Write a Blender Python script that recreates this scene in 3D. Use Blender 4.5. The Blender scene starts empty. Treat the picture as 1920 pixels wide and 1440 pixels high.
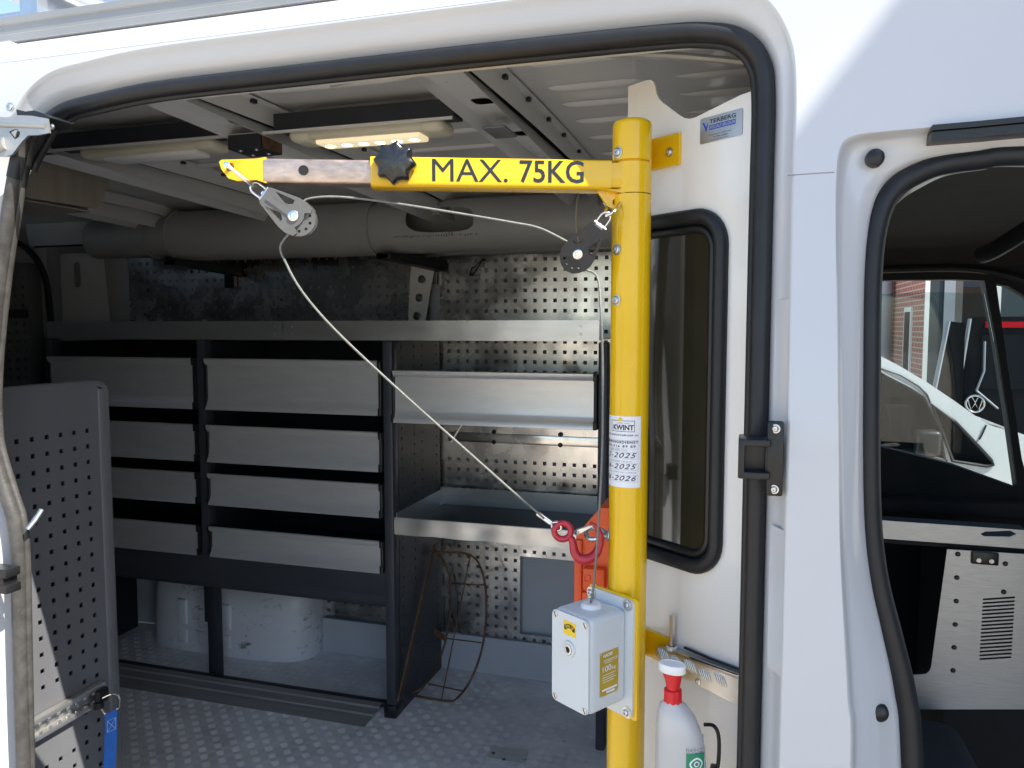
import bpy, bmesh, math, random
from mathutils import Vector, Matrix
from mathutils.geometry import delaunay_2d_cdt
random.seed(7)
R = math.radians
SC = bpy.context.scene
COL = SC.collection
# ------------------------------------------------------------------ camera, sky, sun, exposure
CAM_Z, YAW, PITCH, FPX = 1.95, R(16.8), R(4.2), 1460.0
cam_d = bpy.data.cameras.new('camera'); cam = bpy.data.objects.new('camera', cam_d); COL.objects.link(cam)
cam.location = (0, 0, CAM_Z); cam.rotation_euler = (R(90) - PITCH, 0, YAW)
cam_d.sensor_width = 36; cam_d.lens = FPX / 1920 * 36; cam_d.clip_start = .02; cam_d.clip_end = 500
SC.camera = cam
SUN_TRAVEL = Vector((-.75, .227, -1)).normalized()
to_sun = -SUN_TRAVEL
world = bpy.data.worlds.new('World'); SC.world = world; world.use_nodes = True
wn = world.node_tree; bg = wn.nodes['Background']
sky = wn.nodes.new('ShaderNodeTexSky'); sky.sky_type = 'NISHITA'; sky.sun_disc = False
sky.sun_elevation = math.asin(to_sun.z); sky.sun_rotation = math.atan2(to_sun.x, to_sun.y)
wn.links.new(sky.outputs[0], bg.inputs[0]); bg.inputs[1].default_value = .15
sun_d = bpy.data.lights.new('sun', 'SUN'); sun = bpy.data.objects.new('sun', sun_d); COL.objects.link(sun)
sun_d.energy = 5.0; sun_d.angle = R(.3); sun_d.color = (1, .94, .84)
sun.location = (3, -3, 8); sun.rotation_euler = SUN_TRAVEL.to_track_quat('-Z', 'Y').to_euler()
SC.view_settings.view_transform = 'Standard'; SC.view_settings.look = 'None'
SC.view_settings.gamma = 1; SC.view_settings.use_curve_mapping = False
SC.view_settings.exposure = 1.15
SC.render.engine = 'CYCLES'
SC.cycles.use_denoising = True; SC.cycles.max_bounces = 10; SC.cycles.diffuse_bounces = 6
SC.cycles.glossy_bounces = 5; SC.cycles.transmission_bounces = 8; SC.cycles.transparent_max_bounces = 12
SC.cycles.caustics_reflective = False; SC.cycles.caustics_refractive = False; SC.cycles.sample_clamp_indirect = 6

# ------------------------------------------------------------------ measuring helpers (tape measure: sight line against a known plane)
_fh = (-math.sin(YAW), math.cos(YAW)); _rt = Vector((math.cos(YAW), math.sin(YAW), 0))
_fw = Vector((_fh[0]*math.cos(PITCH), _fh[1]*math.cos(PITCH), -math.sin(PITCH)))
_up = Vector((_fh[0]*math.sin(PITCH), _fh[1]*math.sin(PITCH), math.cos(PITCH)))
def ray(u, v): return _fw*FPX + _rt*(u-960) + _up*(720-v)
def PY(u, v, Y): d = ray(u, v); return Vector((d.x/d.y*Y, Y, CAM_Z + d.z/d.y*Y))
def PX(u, v, X): d = ray(u, v); return Vector((X, d.y/d.x*X, CAM_Z + d.z/d.x*X))
def PZ(u, v, Z): d = ray(u, v); t = (Z-CAM_Z)/d.z; return Vector((d.x*t, d.y*t, Z))
def PV(u, v, pt, d):
    r = ray(u, v); n = (-d[1], d[0]); t = (pt[0]*n[0]+pt[1]*n[1])/(r.x*n[0]+r.y*n[1])
    return Vector((r.x*t, r.y*t, CAM_Z + r.z*t))

# ------------------------------------------------------------------ materials
MATS = {}
def mat(name, col, rough=.5, metal=0., var=.08, vscale=6., bump=0., bscale=120., coat=0., stain=None, stretch=None,
        rvar=0., trans=0., emit=None, estr=0., alpha=1., sss=0., spec=.5, ior=1.45):
    m = bpy.data.materials.new(name); m.use_nodes = True; nt = m.node_tree; N = nt.nodes; L = nt.links
    b = N['Principled BSDF']
    b.inputs['Roughness'].default_value = rough; b.inputs['Metallic'].default_value = metal
    b.inputs['Specular IOR Level'].default_value = spec; b.inputs['IOR'].default_value = ior
    c = (*col, 1); b.inputs['Base Color'].default_value = c
    if coat: b.inputs['Coat Weight'].default_value = coat; b.inputs['Coat Roughness'].default_value = .06
    if trans: b.inputs['Transmission Weight'].default_value = trans
    if alpha < 1: b.inputs['Alpha'].default_value = alpha
    if sss: b.inputs['Subsurface Weight'].default_value = sss; b.inputs['Subsurface Radius'].default_value = (.02, .02, .02)
    if emit: b.inputs['Emission Color'].default_value = (*emit, 1); b.inputs['Emission Strength'].default_value = estr
    tc = N.new('ShaderNodeTexCoord'); vec = tc.outputs['Object']
    mp = None
    if stretch:
        mp = N.new('ShaderNodeMapping'); mp.inputs['Scale'].default_value = stretch; L.new(vec, mp.inputs[0])
    def noise(scale, detail=4, rough_=.6, mapped=True):
        n = N.new('ShaderNodeTexNoise'); n.inputs['Scale'].default_value = scale
        n.inputs['Detail'].default_value = detail; n.inputs['Roughness'].default_value = rough_
        L.new(mp.outputs[0] if (mp and mapped) else vec, n.inputs['Vector']); return n
    out = None
    if var:
        n = noise(vscale); r = N.new('ShaderNodeMapRange')
        r.inputs['From Min'].default_value = .3; r.inputs['From Max'].default_value = .7
        r.inputs['To Min'].default_value = 1-var; r.inputs['To Max'].default_value = 1+var
        L.new(n.outputs[0], r.inputs[0])
        mx = N.new('ShaderNodeMix'); mx.data_type = 'RGBA'; mx.blend_type = 'MULTIPLY'; mx.inputs[0].default_value = 1
        mx.inputs[6].default_value = c; L.new(r.outputs[0], mx.inputs[7]); out = mx.outputs[2]
    if stain:
        scol, amt, sscale, lo = stain[:4]
        n1 = noise(sscale, 6, .7, False); n2 = noise(sscale*5.3, 5, .7, True)
        ad = N.new('ShaderNodeMath'); ad.operation = 'MULTIPLY'; L.new(n1.outputs[0], ad.inputs[0]); L.new(n2.outputs[0], ad.inputs[1])
        r = N.new('ShaderNodeMapRange'); r.inputs['From Min'].default_value = lo; r.inputs['From Max'].default_value = lo+.1
        r.inputs['To Max'].default_value = amt; L.new(ad.outputs[0], r.inputs[0])
        mx = N.new('ShaderNodeMix'); mx.data_type = 'RGBA'; L.new(r.outputs[0], mx.inputs[0])
        if out: L.new(out, mx.inputs[6])
        else: mx.inputs[6].default_value = c
        mx.inputs[7].default_value = (*scol, 1); out = mx.outputs[2]
    if out: L.new(out, b.inputs['Base Color'])
    if rvar:
        n = noise(vscale*1.7); r = N.new('ShaderNodeMapRange')
        r.inputs['From Min'].default_value = .3; r.inputs['From Max'].default_value = .7
        r.inputs['To Min'].default_value = max(.02, rough-rvar); r.inputs['To Max'].default_value = min(1, rough+rvar)
        L.new(n.outputs[0], r.inputs[0]); L.new(r.outputs[0], b.inputs['Roughness'])
    if bump:
        n = noise(bscale, 3); bp = N.new('ShaderNodeBump'); bp.inputs['Strength'].default_value = bump
        bp.inputs['Distance'].default_value = .002; L.new(n.outputs[0], bp.inputs['Height']); L.new(bp.outputs[0], b.inputs['Normal'])
    MATS[name] = m; return m
mat('white_paint', (.56, .575, .60), .28, var=.015, vscale=3, coat=.6, bump=.015, bscale=260, stain=((.5, .48, .44), .25, 3, .44))
mat('white_panel', (.80, .79, .765), .22, var=.02, vscale=3, coat=.5, bump=.05, bscale=60, stain=((.35, .33, .3), .4, 4, .43))
mat('inner_paint', (.61, .615, .61), .38, var=.04, vscale=4, coat=.2)
mat('inner_bow', (.63, .64, .64), .35, var=.04, vscale=4, coat=.25)
mat('rubber', (.012, .013, .016), .48, var=.2, vscale=30, bump=.1, bscale=300)
mat('old_rubber', (.06, .058, .055), .5, var=.35, vscale=40, bump=.3, bscale=200, stain=((.25, .22, .17), .7, 25, .36))
mat('black_plastic', (.012, .013, .015), .35, var=.15, vscale=20, bump=.06, bscale=300)
mat('cab_trim', (.014, .015, .018), .75, var=.15, vscale=15, bump=.1, bscale=400)
mat('cab_roof', (.05, .047, .044), .85, var=.08, vscale=10)
mat('yellow_paint', (.80, .49, .006), .22, var=.03, vscale=8, coat=.35, bump=.03, bscale=90, stain=((.30, .20, .03), .65, 8, .41))
mat('bare_tube', (.48, .37, .31), .36, .85, var=.28, vscale=14, stretch=(1, 6, 6), rvar=.1, stain=((.22, .12, .07), .6, 10, .38))
mat('zinc', (.62, .63, .63), .28, .95, var=.08, vscale=40)
mat('stainless', (.72, .71, .69), .16, 1., var=.06, vscale=40)
mat('wire_rope', (.20, .205, .195), .5, .4, var=.2, vscale=300, bump=.5, bscale=900)
mat('aluminium', (.66, .66, .65), .34, .9, var=.05, vscale=4, rvar=.05, stretch=(.5, 3, 3))
mat('drawer_aluminium', (.72, .725, .725), .36, .6, var=.05, vscale=9, stretch=(1, 5, 5), stain=((.3, .3, .29), .35, 6, .45))
mat('perforated_steel', (.68, .67, .65), .25, 1.0, var=.12, vscale=5, rvar=.12, bump=.06, bscale=12, stain=((.05, .045, .04), .7, 6, .425))
mat('grey_steel_sheet', (.17, .175, .19), .42, .2, var=.1, vscale=6, stain=((.32, .32, .32), .5, 22, .42), stretch=(1, 1, .3))
mat('rack_grey', (.045, .05, .062), .45, .1, var=.1, vscale=10, stain=((.16, .16, .17), .45, 14, .43))
mat('rack_dark', (.022, .025, .032), .5, 0, var=.12, vscale=10)
mat('dark_strip', (.30, .30, .30), .42, .2, var=.15, vscale=12, stretch=(.3, 4, 4), stain=((.25, .25, .25), .5, 12, .42))
mat('pvc', (.31, .32, .325), .42, var=.05, vscale=6, stain=((.42, .41, .39), .4, 5, .45))
mat('pvc_print', (.05, .05, .05), .6, var=0)
mat('tyre_arch', (.70, .72, .76), .4, var=.04, vscale=5, coat=.2, stain=((.06, .045, .025), .9, 6, .315), stretch=(.6, 1, 1.6))
mat('blue_grey_wall', (.45, .48, .53), .45, var=.05, vscale=6)
mat('floor_plate', (.74, .74, .735), .40, .1, var=.2, vscale=6, rvar=.1, stain=((.10, .095, .09), .75, 4, .37))
mat('floor_tread', (.76, .76, .755), .40, .2, var=.2, vscale=10, stain=((.10, .095, .09), .7, 5, .42))
mat('rust', (.15, .085, .045), .7, .35, var=.45, vscale=30, bump=.4, bscale=200, stain=((.33, .27, .2), .7, 18, .4))
mat('red_paint', (.42, .012, .03), .3, var=.12, vscale=30, coat=.3, stain=((.2, .02, .03), .6, 40, .4))
mat('red_plastic', (.62, .012, .018), .35, var=.05, vscale=20)
mat('orange_plastic', (.78, .10, .02), .38, var=.05, vscale=10)
mat('block_black', (.018, .019, .023), .42, var=.15, vscale=30, bump=.08, bscale=400)
mat('block_sunlit_grey', (.13, .128, .122), .4, .2, var=.12, vscale=30, bump=.08, bscale=400)  # same black plastic, with the sunlight on the tip pulley put into its colour
mat('knob_black', (.012, .012, .013), .18, var=.2, vscale=40, rvar=.1, coat=.3, stain=((.2, .2, .2), .5, 60, .44))
mat('winch_grey', (.62, .66, .68), .35, var=.03, vscale=8, bump=.08, bscale=70, coat=.1, stain=((.33, .32, .3), .4, 12, .46))
mat('label_white', (.80, .81, .84), .5, var=.02, vscale=20)
mat('label_yellow', (.85, .58, .01), .4, var=.02)
mat('brass_plate', (.55, .40, .04), .4, .35, var=.1, vscale=30)
mat('ink', (.015, .012, .03), .5, var=0)
mat('ink_grey', (.3, .3, .33), .5, var=0)
mat('letter_black', (.012, .011, .010), .16, var=.1, vscale=60, coat=.3)
mat('ink_blue', (.03, .06, .42), .4, var=0)
mat('tag_silver', (.42, .42, .43), .3, .8, var=.06, vscale=20)
mat('white_plastic', (.82, .82, .81), .5, var=.03, vscale=30, stain=((.15, .13, .12), .6, 30, .46))
mat('bottle_plastic', (.90, .89, .87), .35, var=.02, trans=.45)
mat('green_label', (.02, .24, .12), .45, var=.02)
mat('blue_webbing', (.03, .17, .62), .7, var=.1, vscale=60, bump=.4, bscale=600)
mat('stitch', (.45, .6, .85), .8, var=0)
mat('lamp_cream', (.62, .60, .47), .4, var=.03)
mat('lamp_lens', (.8, .75, .6), .35, var=0, emit=(1, .80, .48), estr=.30)
mat('led', (1, .9, .7), .4, var=0, emit=(1, .84, .55), estr=9)
mat('brushed_sheet', (.40, .41, .42), .42, .8, var=.10, vscale=25, stretch=(1, 1, 14), rvar=.08)
mat('seat_cloth', (.020, .022, .026), .9, var=.2, vscale=60, bump=.2, bscale=500)
mat('headrest_grey', (.15, .14, .12), .8, var=.1, vscale=20)
mat('cardboard_cloth', (.55, .47, .36), .8, var=.15, vscale=12, bump=.5, bscale=20)
mat('car_white', (.78, .80, .81), .25, var=.02, coat=.7)
mat('car_black', (.005, .005, .006), .45, var=.1, spec=.1)
mat('anodised', (.34, .34, .335), .5, .5, var=.06, vscale=6)
mat('car_black_glass', (.008, .009, .011), .08, var=0, coat=.5)
mat('tyre', (.02, .02, .02), .8, var=.2)
mat('chrome', (.8, .8, .8), .1, 1., var=0)
mat('tail_red', (.35, .005, .01), .25, var=0)
mat('cladding', (.028, .040, .045), .55, var=.06, vscale=2)
mat('white_trim', (.72, .72, .68), .5, var=.03)
mat('concrete', (.10, .092, .085), .8, var=.12, vscale=4)
mat('downpipe_grey', (.25, .27, .29), .4, var=.05)
mat('chain_yellow', (.6, .42, .02), .5, var=0)
mat('pressed_zinc', (.42, .42, .41), .45, .8, var=.08, vscale=30)
mat('locker_sheet', (.52, .47, .39), .4, .45, var=.12, vscale=5, stretch=(1, 6, 1))
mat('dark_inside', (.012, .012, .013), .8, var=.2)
mat('roller', (.06, .06, .075), .6, var=.05)

def glass(name, tint, refl):
    m = bpy.data.materials.new(name); m.use_nodes = True; nt = m.node_tree; N = nt.nodes; L = nt.links
    for n in list(N): N.remove(n)
    o = N.new('ShaderNodeOutputMaterial'); t = N.new('ShaderNodeBsdfTransparent'); t.inputs[0].default_value = (*tint, 1)
    g = N.new('ShaderNodeBsdfGlossy'); g.inputs['Roughness'].default_value = .03
    fr = N.new('ShaderNodeFresnel'); fr.inputs[0].default_value = 1.45
    mu = N.new('ShaderNodeMath'); mu.operation = 'MULTIPLY'; mu.inputs[1].default_value = refl; L.new(fr.outputs[0], mu.inputs[0])
    mx = N.new('ShaderNodeMixShader'); L.new(mu.outputs[0], mx.inputs[0]); L.new(t.outputs[0], mx.inputs[1]); L.new(g.outputs[0], mx.inputs[2])
    L.new(mx.outputs[0], o.inputs[0]); MATS[name] = m; return m
glass('clear_glass', (.80, .86, .86), 1.0)
glass('car_glass', (.16, .18, .19), .7)
def scratched(name):
    m = glass(name, (.24, .23, .19), .18); nt = m.node_tree; N = nt.nodes; L = nt.links
    tc = N.new('ShaderNodeTexCoord'); mp = N.new('ShaderNodeMapping'); mp.inputs['Scale'].default_value = (5, 5, 4); mp.inputs['Rotation'].default_value = (0, .5, 0)
    L.new(tc.outputs['Object'], mp.inputs[0])
    n = N.new('ShaderNodeTexNoise'); n.inputs['Scale'].default_value = 3; n.inputs['Detail'].default_value = 8; L.new(mp.outputs[0], n.inputs['Vector'])
    r = N.new('ShaderNodeMapRange'); r.inputs['From Min'].default_value = .3; r.inputs['From Max'].default_value = .75; r.inputs['To Min'].default_value = .22; r.inputs['To Max'].default_value = .36; L.new(n.outputs[0], r.inputs[0])
    df = N.new('ShaderNodeBsdfDiffuse'); df.inputs[0].default_value = (.085, .078, .05, 1)
    o = next(x for x in N if x.type == 'OUTPUT_MATERIAL'); src = o.inputs[0].links[0].from_socket
    mx = N.new('ShaderNodeMixShader'); L.new(r.outputs[0], mx.inputs[0]); L.new(src, mx.inputs[1]); L.new(df.outputs[0], mx.inputs[2]); L.new(mx.outputs[0], o.inputs[0])
scratched('scratched_pane')
def brick_mat(name, c1, c2, mortar, scale, offs, bw, rh):
    m = bpy.data.materials.new(name); m.use_nodes = True; nt = m.node_tree; N = nt.nodes; L = nt.links; b = N['Principled BSDF']
    tc = N.new('ShaderNodeTexCoord'); sp = N.new('ShaderNodeSeparateXYZ'); L.new(tc.outputs['Object'], sp.inputs[0])
    cb = N.new('ShaderNodeCombineXYZ'); a, c = offs; L.new(sp.outputs[a], cb.inputs[0]); L.new(sp.outputs[c], cb.inputs[1])
    t = N.new('ShaderNodeTexBrick'); t.inputs['Scale'].default_value = scale; t.inputs['Color1'].default_value = (*c1, 1); t.inputs['Color2'].default_value = (*c2, 1)
    t.inputs['Mortar'].default_value = (*mortar, 1); t.inputs['Mortar Size'].default_value = .010; t.inputs['Brick Width'].default_value = bw; t.inputs['Row Height'].default_value = rh
    L.new(cb.outputs[0], t.inputs['Vector']); L.new(t.outputs[0], b.inputs['Base Color']); b.inputs['Roughness'].default_value = .85
    MATS[name] = m
brick_mat('brick', (.36, .12, .075), (.27, .09, .06), (.42, .36, .30), 1, (1, 2), .22, .085)
brick_mat('paving', (.52, .45, .36), (.44, .39, .32), (.28, .24, .19), 1, (0, 1), .21, .105)

# ------------------------------------------------------------------ mesh helpers
W = {}
def tag(o, label=None, cat=None, group=None, kind=None):
    if label: o['label'] = label
    if cat: o['category'] = cat
    if group: o['group'] = group
    if kind: o['kind'] = kind
    return o
def thing(name, label, cat, loc, group=None):
    o = bpy.data.objects.new(name, None); COL.objects.link(o); o.location = loc; o.empty_display_size = .05
    W[o.name] = Matrix.Translation(loc); return tag(o, label, cat, group)
def mesh_obj(name, vs, fs, m, parent=None, smooth=35, origin=None):
    me = bpy.data.meshes.new(name)
    if parent is not None: inv = W[parent.name].inverted(); base = W[parent.name]
    elif origin is not None: inv = Matrix.Translation(-Vector(origin)); base = Matrix.Translation(origin)
    else: inv = base = Matrix.Identity(4)
    me.from_pydata([inv @ Vector(v) for v in vs], [], fs); me.validate(); me.update()
    if isinstance(m, str): m = MATS[m]
    me.materials.append(m)
    if smooth:
        me.shade_smooth(); me.set_sharp_from_angle(angle=R(smooth))
    o = bpy.data.objects.new(name, me); COL.objects.link(o)
    if parent is not None: o.parent = parent; W[o.name] = base
    else:
        W[o.name] = base
        if origin is not None: o.location = origin
    return o
def fix_normals(o):
    bm = bmesh.new(); bm.from_mesh(o.data); bmesh.ops.recalc_face_normals(bm, faces=bm.faces); bm.to_mesh(o.data); bm.free()
def clone(o, parent=None, M=None):
    c = o.copy(); COL.objects.link(c)
    if parent is not None: c.parent = parent
    return c
class MB:
    def __init__(s): s.v = []; s.f = []
    def add(s, vs, fs, M=None):
        n = len(s.v); s.v += [(M @ Vector(v)) if M else Vector(v) for v in vs]; s.f += [tuple(i+n for i in f) for f in fs]; return s
    def box(s, x0, x1, y0, y1, z0, z1, M=None):
        vs = [(x, y, z) for z in (z0, z1) for y in (y0, y1) for x in (x0, x1)]
        return s.add(vs, [(0, 2, 3, 1), (4, 5, 7, 6), (0, 1, 5, 4), (2, 6, 7, 3), (0, 4, 6, 2), (1, 3, 7, 5)], M)
    def rbox(s, x0, x1, y0, y1, z0, z1, r=.003, seg=2, M=None):
        bm = bmesh.new(); bmesh.ops.create_cube(bm, size=1)
        bmesh.ops.scale(bm, vec=(x1-x0, y1-y0, z1-z0), verts=bm.verts); bmesh.ops.translate(bm, vec=((x0+x1)/2, (y0+y1)/2, (z0+z1)/2), verts=bm.verts)
        bmesh.ops.bevel(bm, geom=bm.edges[:], offset=r, segments=seg, affect='EDGES', profile=.5)
        bm.verts.index_update(); s.add([v.co.copy() for v in bm.verts], [[v.index for v in f.verts] for f in bm.faces], M); bm.free(); return s
    def cyl(s, p0, p1, r0, r1=None, n=16, cap=True, M=None):
        p0, p1 = Vector(p0), Vector(p1); r1 = r0 if r1 is None else r1
        z = (p1-p0).normalized(); x = z.orthogonal().normalized(); y = z.cross(x)
        vs = []
        for p, r in ((p0, r0), (p1, r1)):
            vs += [p + (x*math.cos(2*math.pi*i/n) + y*math.sin(2*math.pi*i/n))*r for i in range(n)]
        fs = [(i, (i+1) % n, n+(i+1) % n, n+i) for i in range(n)]
        if cap: fs += [tuple(range(n-1, -1, -1)), tuple(range(n, 2*n))]
        return s.add(vs, fs, M)
    def lathe(s, prof, p0, axis, n=24, M=None):       # prof: list of (radius, height along axis)
        p0 = Vector(p0); z = Vector(axis).normalized(); x = z.orthogonal().normalized(); y = z.cross(x); vs = []
        for r, h in prof:
            vs += [p0 + z*h + (x*math.cos(2*math.pi*i/n) + y*math.sin(2*math.pi*i/n))*max(r, 1e-5) for i in range(n)]
        fs = [(k*n+i, k*n+(i+1) % n, (k+1)*n+(i+1) % n, (k+1)*n+i) for k in range(len(prof)-1) for i in range(n)]
        return s.add(vs, fs, M)
    def tube(s, path, r, n=8, closed=False, cap=True, M=None):
        P = [Vector(p) for p in path]; m = len(P); rs = r if isinstance(r, (list, tuple)) else [r]*m
        T = []
        for i in range(m):
            a = P[(i-1) % m] if (closed or i > 0) else P[i]; b = P[(i+1) % m] if (closed or i < m-1) else P[i]
            T.append((b-a).normalized())
        x = T[0].orthogonal().normalized(); vs = []
        for i in range(m):
            x = (x - T[i]*x.dot(T[i]))
            x = x.normalized() if x.length > 1e-6 else T[i].orthogonal().normalized()
            y = T[i].cross(x)
            vs += [P[i] + (x*math.cos(2*math.pi*k/n) + y*math.sin(2*math.pi*k/n))*rs[i] for k in range(n)]
        fs = [(i*n+k, i*n+(k+1) % n, ((i+1) % m)*n+(k+1) % n, ((i+1) % m)*n+k) for i in range(m if closed else m-1) for k in range(n)]
        if cap and not closed: fs += [tuple(range(n-1, -1, -1)), tuple((m-1)*n+k for k in range(n))]
        return s.add(vs, fs, M)
    def plate(s, outer, holes=(), f=None, th=.002, steiner=(), front_only=False, M=None):
        pts = []; edges = []
        def put(loop):
            n0 = len(pts); pts.extend(Vector((p[0], p[1])) for p in loop); k = len(loop)
            edges.extend((n0+i, n0+(i+1) % k) for i in range(k))
        put(outer)
        for h in holes: put(h)
        pts.extend(Vector(p) for p in steiner)
        rv, re, rf, *_ = delaunay_2d_cdt(pts, edges, [], 0, 1e-7)
        tri = []
        for t in rf:
            c = sum((rv[i] for i in t), Vector((0, 0)))/len(t)
            if inside(c, outer) and not any(inside(c, h) for h in holes): tri.append(tuple(t))
        n = len(rv); g = f or (lambda a, b, d: Vector((a, d, b)))
        vs = [g(p.x, p.y, 0) for p in rv]; fs = list(tri)
        if not front_only:
            vs += [g(p.x, p.y, th) for p in rv]; fs += [tuple(i+n for i in reversed(t)) for t in tri]
            cnt = {}
            for t in tri:
                for i in range(3):
                    a, b = t[i], t[(i+1) % 3]; k = (min(a, b), max(a, b)); cnt.setdefault(k, []).append((a, b))
            for k, l in cnt.items():
                if len(l) == 1: a, b = l[0]; fs.append((b, a, a+n, b+n))
        return s.add(vs, fs, M)
    def loft(s, loops, closed=True, M=None):
        n = len(loops[0]); vs = [v for l in loops for v in l]; fs = []
        for k in range(len(loops)-1):
            for i in range(n if closed else n-1): fs.append((k*n+i, k*n+(i+1) % n, (k+1)*n+(i+1) % n, (k+1)*n+i))
        return s.add(vs, fs, M)
    def build(s, name, m, parent=None, smooth=35, fix=False, origin=None):
        o = mesh_obj(name, s.v, s.f, m, parent, smooth, origin)
        if fix: fix_normals(o)
        return o
def inside(p, poly):
    c = False; j = len(poly)-1
    for i in range(len(poly)):
        a, b = poly[i], poly[j]
        if (a[1] > p[1]) != (b[1] > p[1]) and p[0] < (b[0]-a[0])*(p[1]-a[1])/(b[1]-a[1])+a[0]: c = not c
        j = i
    return c
def catmull(P, sub=6, closed=False):
    P = [Vector(p) for p in P]; n = len(P); out = []
    for i in range(n if closed else n-1):
        g = lambda k: P[k % n] if closed else P[max(0, min(n-1, k))]
        a, b, c, d = g(i-1), g(i), g(i+1), g(i+2)
        for k in range(sub):
            t = k/sub; out.append(.5*((2*b) + (c-a)*t + (2*a-5*b+4*c-d)*t*t + (3*b-3*c+d-a)*t**3))
    if not closed: out.append(P[-1])
    return out
def rrect(x0, x1, z0, z1, r, seg=5):
    out = []
    for cx, cz, a0 in ((x1-r, z1-r, 0), (x0+r, z1-r, 90), (x0+r, z0+r, 180), (x1-r, z0+r, 270)):
        out += [(cx + r*math.cos(R(a0+90*k/seg)), cz + r*math.sin(R(a0+90*k/seg))) for k in range(seg+1)]
    return out
def circle(cx, cz, r, n=14): return [(cx+r*math.cos(2*math.pi*k/n), cz+r*math.sin(2*math.pi*k/n)) for k in range(n)]
def frame(o, ex, ez, ey=None):        # local (x right, y into, z up) to world
    ex, ez = Vector(ex).normalized(), Vector(ez).normalized(); ey = Vector(ey) if ey else ez.cross(ex)
    M = Matrix.Identity(4)
    for i, a in enumerate((ex, ey, ez)):
        for k in range(3): M[k][i] = a[k]
    M.translation = Vector(o); return M
def perforated(mb, w, h, cols, rows, pitch, hole, u0, v0, f, skip=None, depth=.003):
    """sheet w x h with square holes; f(u, v, d) maps to the world, d is depth behind the face"""
    def quad(a, b, c, d, d0=0, d1=0): mb.add([f(*a, d0), f(*b, d0), f(*c, d1), f(*d, d1)], [(0, 1, 2, 3)])
    U1, V1 = u0+cols*pitch, v0+rows*pitch
    if u0 > 1e-6: quad((0, 0), (u0, 0), (u0, h), (0, h))
    if U1 < w-1e-6: quad((U1, 0), (w, 0), (w, h), (U1, h))
    if v0 > 1e-6: quad((u0, 0), (U1, 0), (U1, v0), (u0, v0))
    if V1 < h-1e-6: quad((u0, V1), (U1, V1), (U1, h), (u0, h))
    for i in range(cols):
        for j in range(rows):
            a, b = u0+i*pitch, v0+j*pitch; c, d = a+pitch, b+pitch; k = skip(a+pitch/2, b+pitch/2) if skip else 0
            if k == 2: continue
            if k == 1: quad((a, b), (c, b), (c, d), (a, d)); continue
            e = (pitch-hole)/2; p, q, r_, t = a+e, b+e, c-e, d-e
            n0 = len(mb.v); n = n0
            mb.v += [f(a, b, 0), f(c, b, 0), f(c, d, 0), f(a, d, 0), f(p, q, 0), f(r_, q, 0), f(r_, t, 0), f(p, t, 0),
                     f(p, q, depth), f(r_, q, depth), f(r_, t, depth), f(p, t, depth)]
            mb.f += [(n, n+1, n+5, n+4), (n+1, n+2, n+6, n+5), (n+2, n+3, n+7, n+6), (n+3, n, n+4, n+7),
                     (n+4, n+5, n+9, n+8), (n+5, n+6, n+10, n+9), (n+6, n+7, n+11, n+10), (n+7, n+4, n+8, n+11)]
_tc = {}
def text2d(body, w=None, h=None, bold=0., shear=0., spacing=1.):
    cu = bpy.data.curves.new('t', 'FONT'); cu.body = body; cu.size = 1; cu.offset = bold; cu.shear = shear; cu.space_character = spacing
    cu.resolution_u = 3; cu.align_x = 'LEFT'
    o = bpy.data.objects.new('t', cu); me = o.to_mesh()
    vs = [v.co.copy() for v in me.vertices]; fs = [tuple(p.vertices) for p in me.polygons]
    o.to_mesh_clear(); bpy.data.objects.remove(o); bpy.data.curves.remove(cu)
    x0 = min(v.x for v in vs); x1 = max(v.x for v in vs); y0 = min(v.y for v in vs); y1 = max(v.y for v in vs)
    sy = h/(y1-y0) if h else None; sx = w/(x1-x0) if w else sy; sy = sy or sx
    return [((v.x-x0)*sx, (v.y-y0)*sy) for v in vs], fs
def lettering(mb, body, u, v, w, h, f, bold=0., shear=0., spacing=1.):
    vs, fs = text2d(body, w, h, bold, shear, spacing); mb.add([f(u+a, v+b, 0) for a, b in vs], fs)
def bolt(mb, p, n, r=.006, h=.004, M=None):          # domed hex socket screw
    mb.lathe([(r*1.35, 0), (r*1.35, h*.2), (r, h*.25), (r*.95, h*.7), (r*.7, h), (r*.42, h), (r*.40, h*.35), (0, h*.35)], p, n, 14, M)
# ================================================================== SETTING
FLOOR = .50
g = MB(); g.add([(-60, -60, 0), (60, -60, 0), (60, 60, 0), (-60, 60, 0)], [(0, 1, 2, 3)])
tag(g.build('ground', 'paving', smooth=0), kind='structure')

# ================================================================== VAN
van = thing('white_van', 'white panel van with open side doorway and equipped cargo bay', 'van', (-.6, 2.0, 0))
def DYt(z): t = max(0, min(1, (z-1.75)/.55)); return .037*t*t*(3-2*t)
def Ys(z): return 1.0 + .045*(max(0, z-1.3)/1.095)**1.4 + DYt(z)
def PS(u, v, base):
    Y = base
    for _ in range(6): p = PY(u, v, Y); Y = base + DYt(p.z)
    return p
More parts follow.
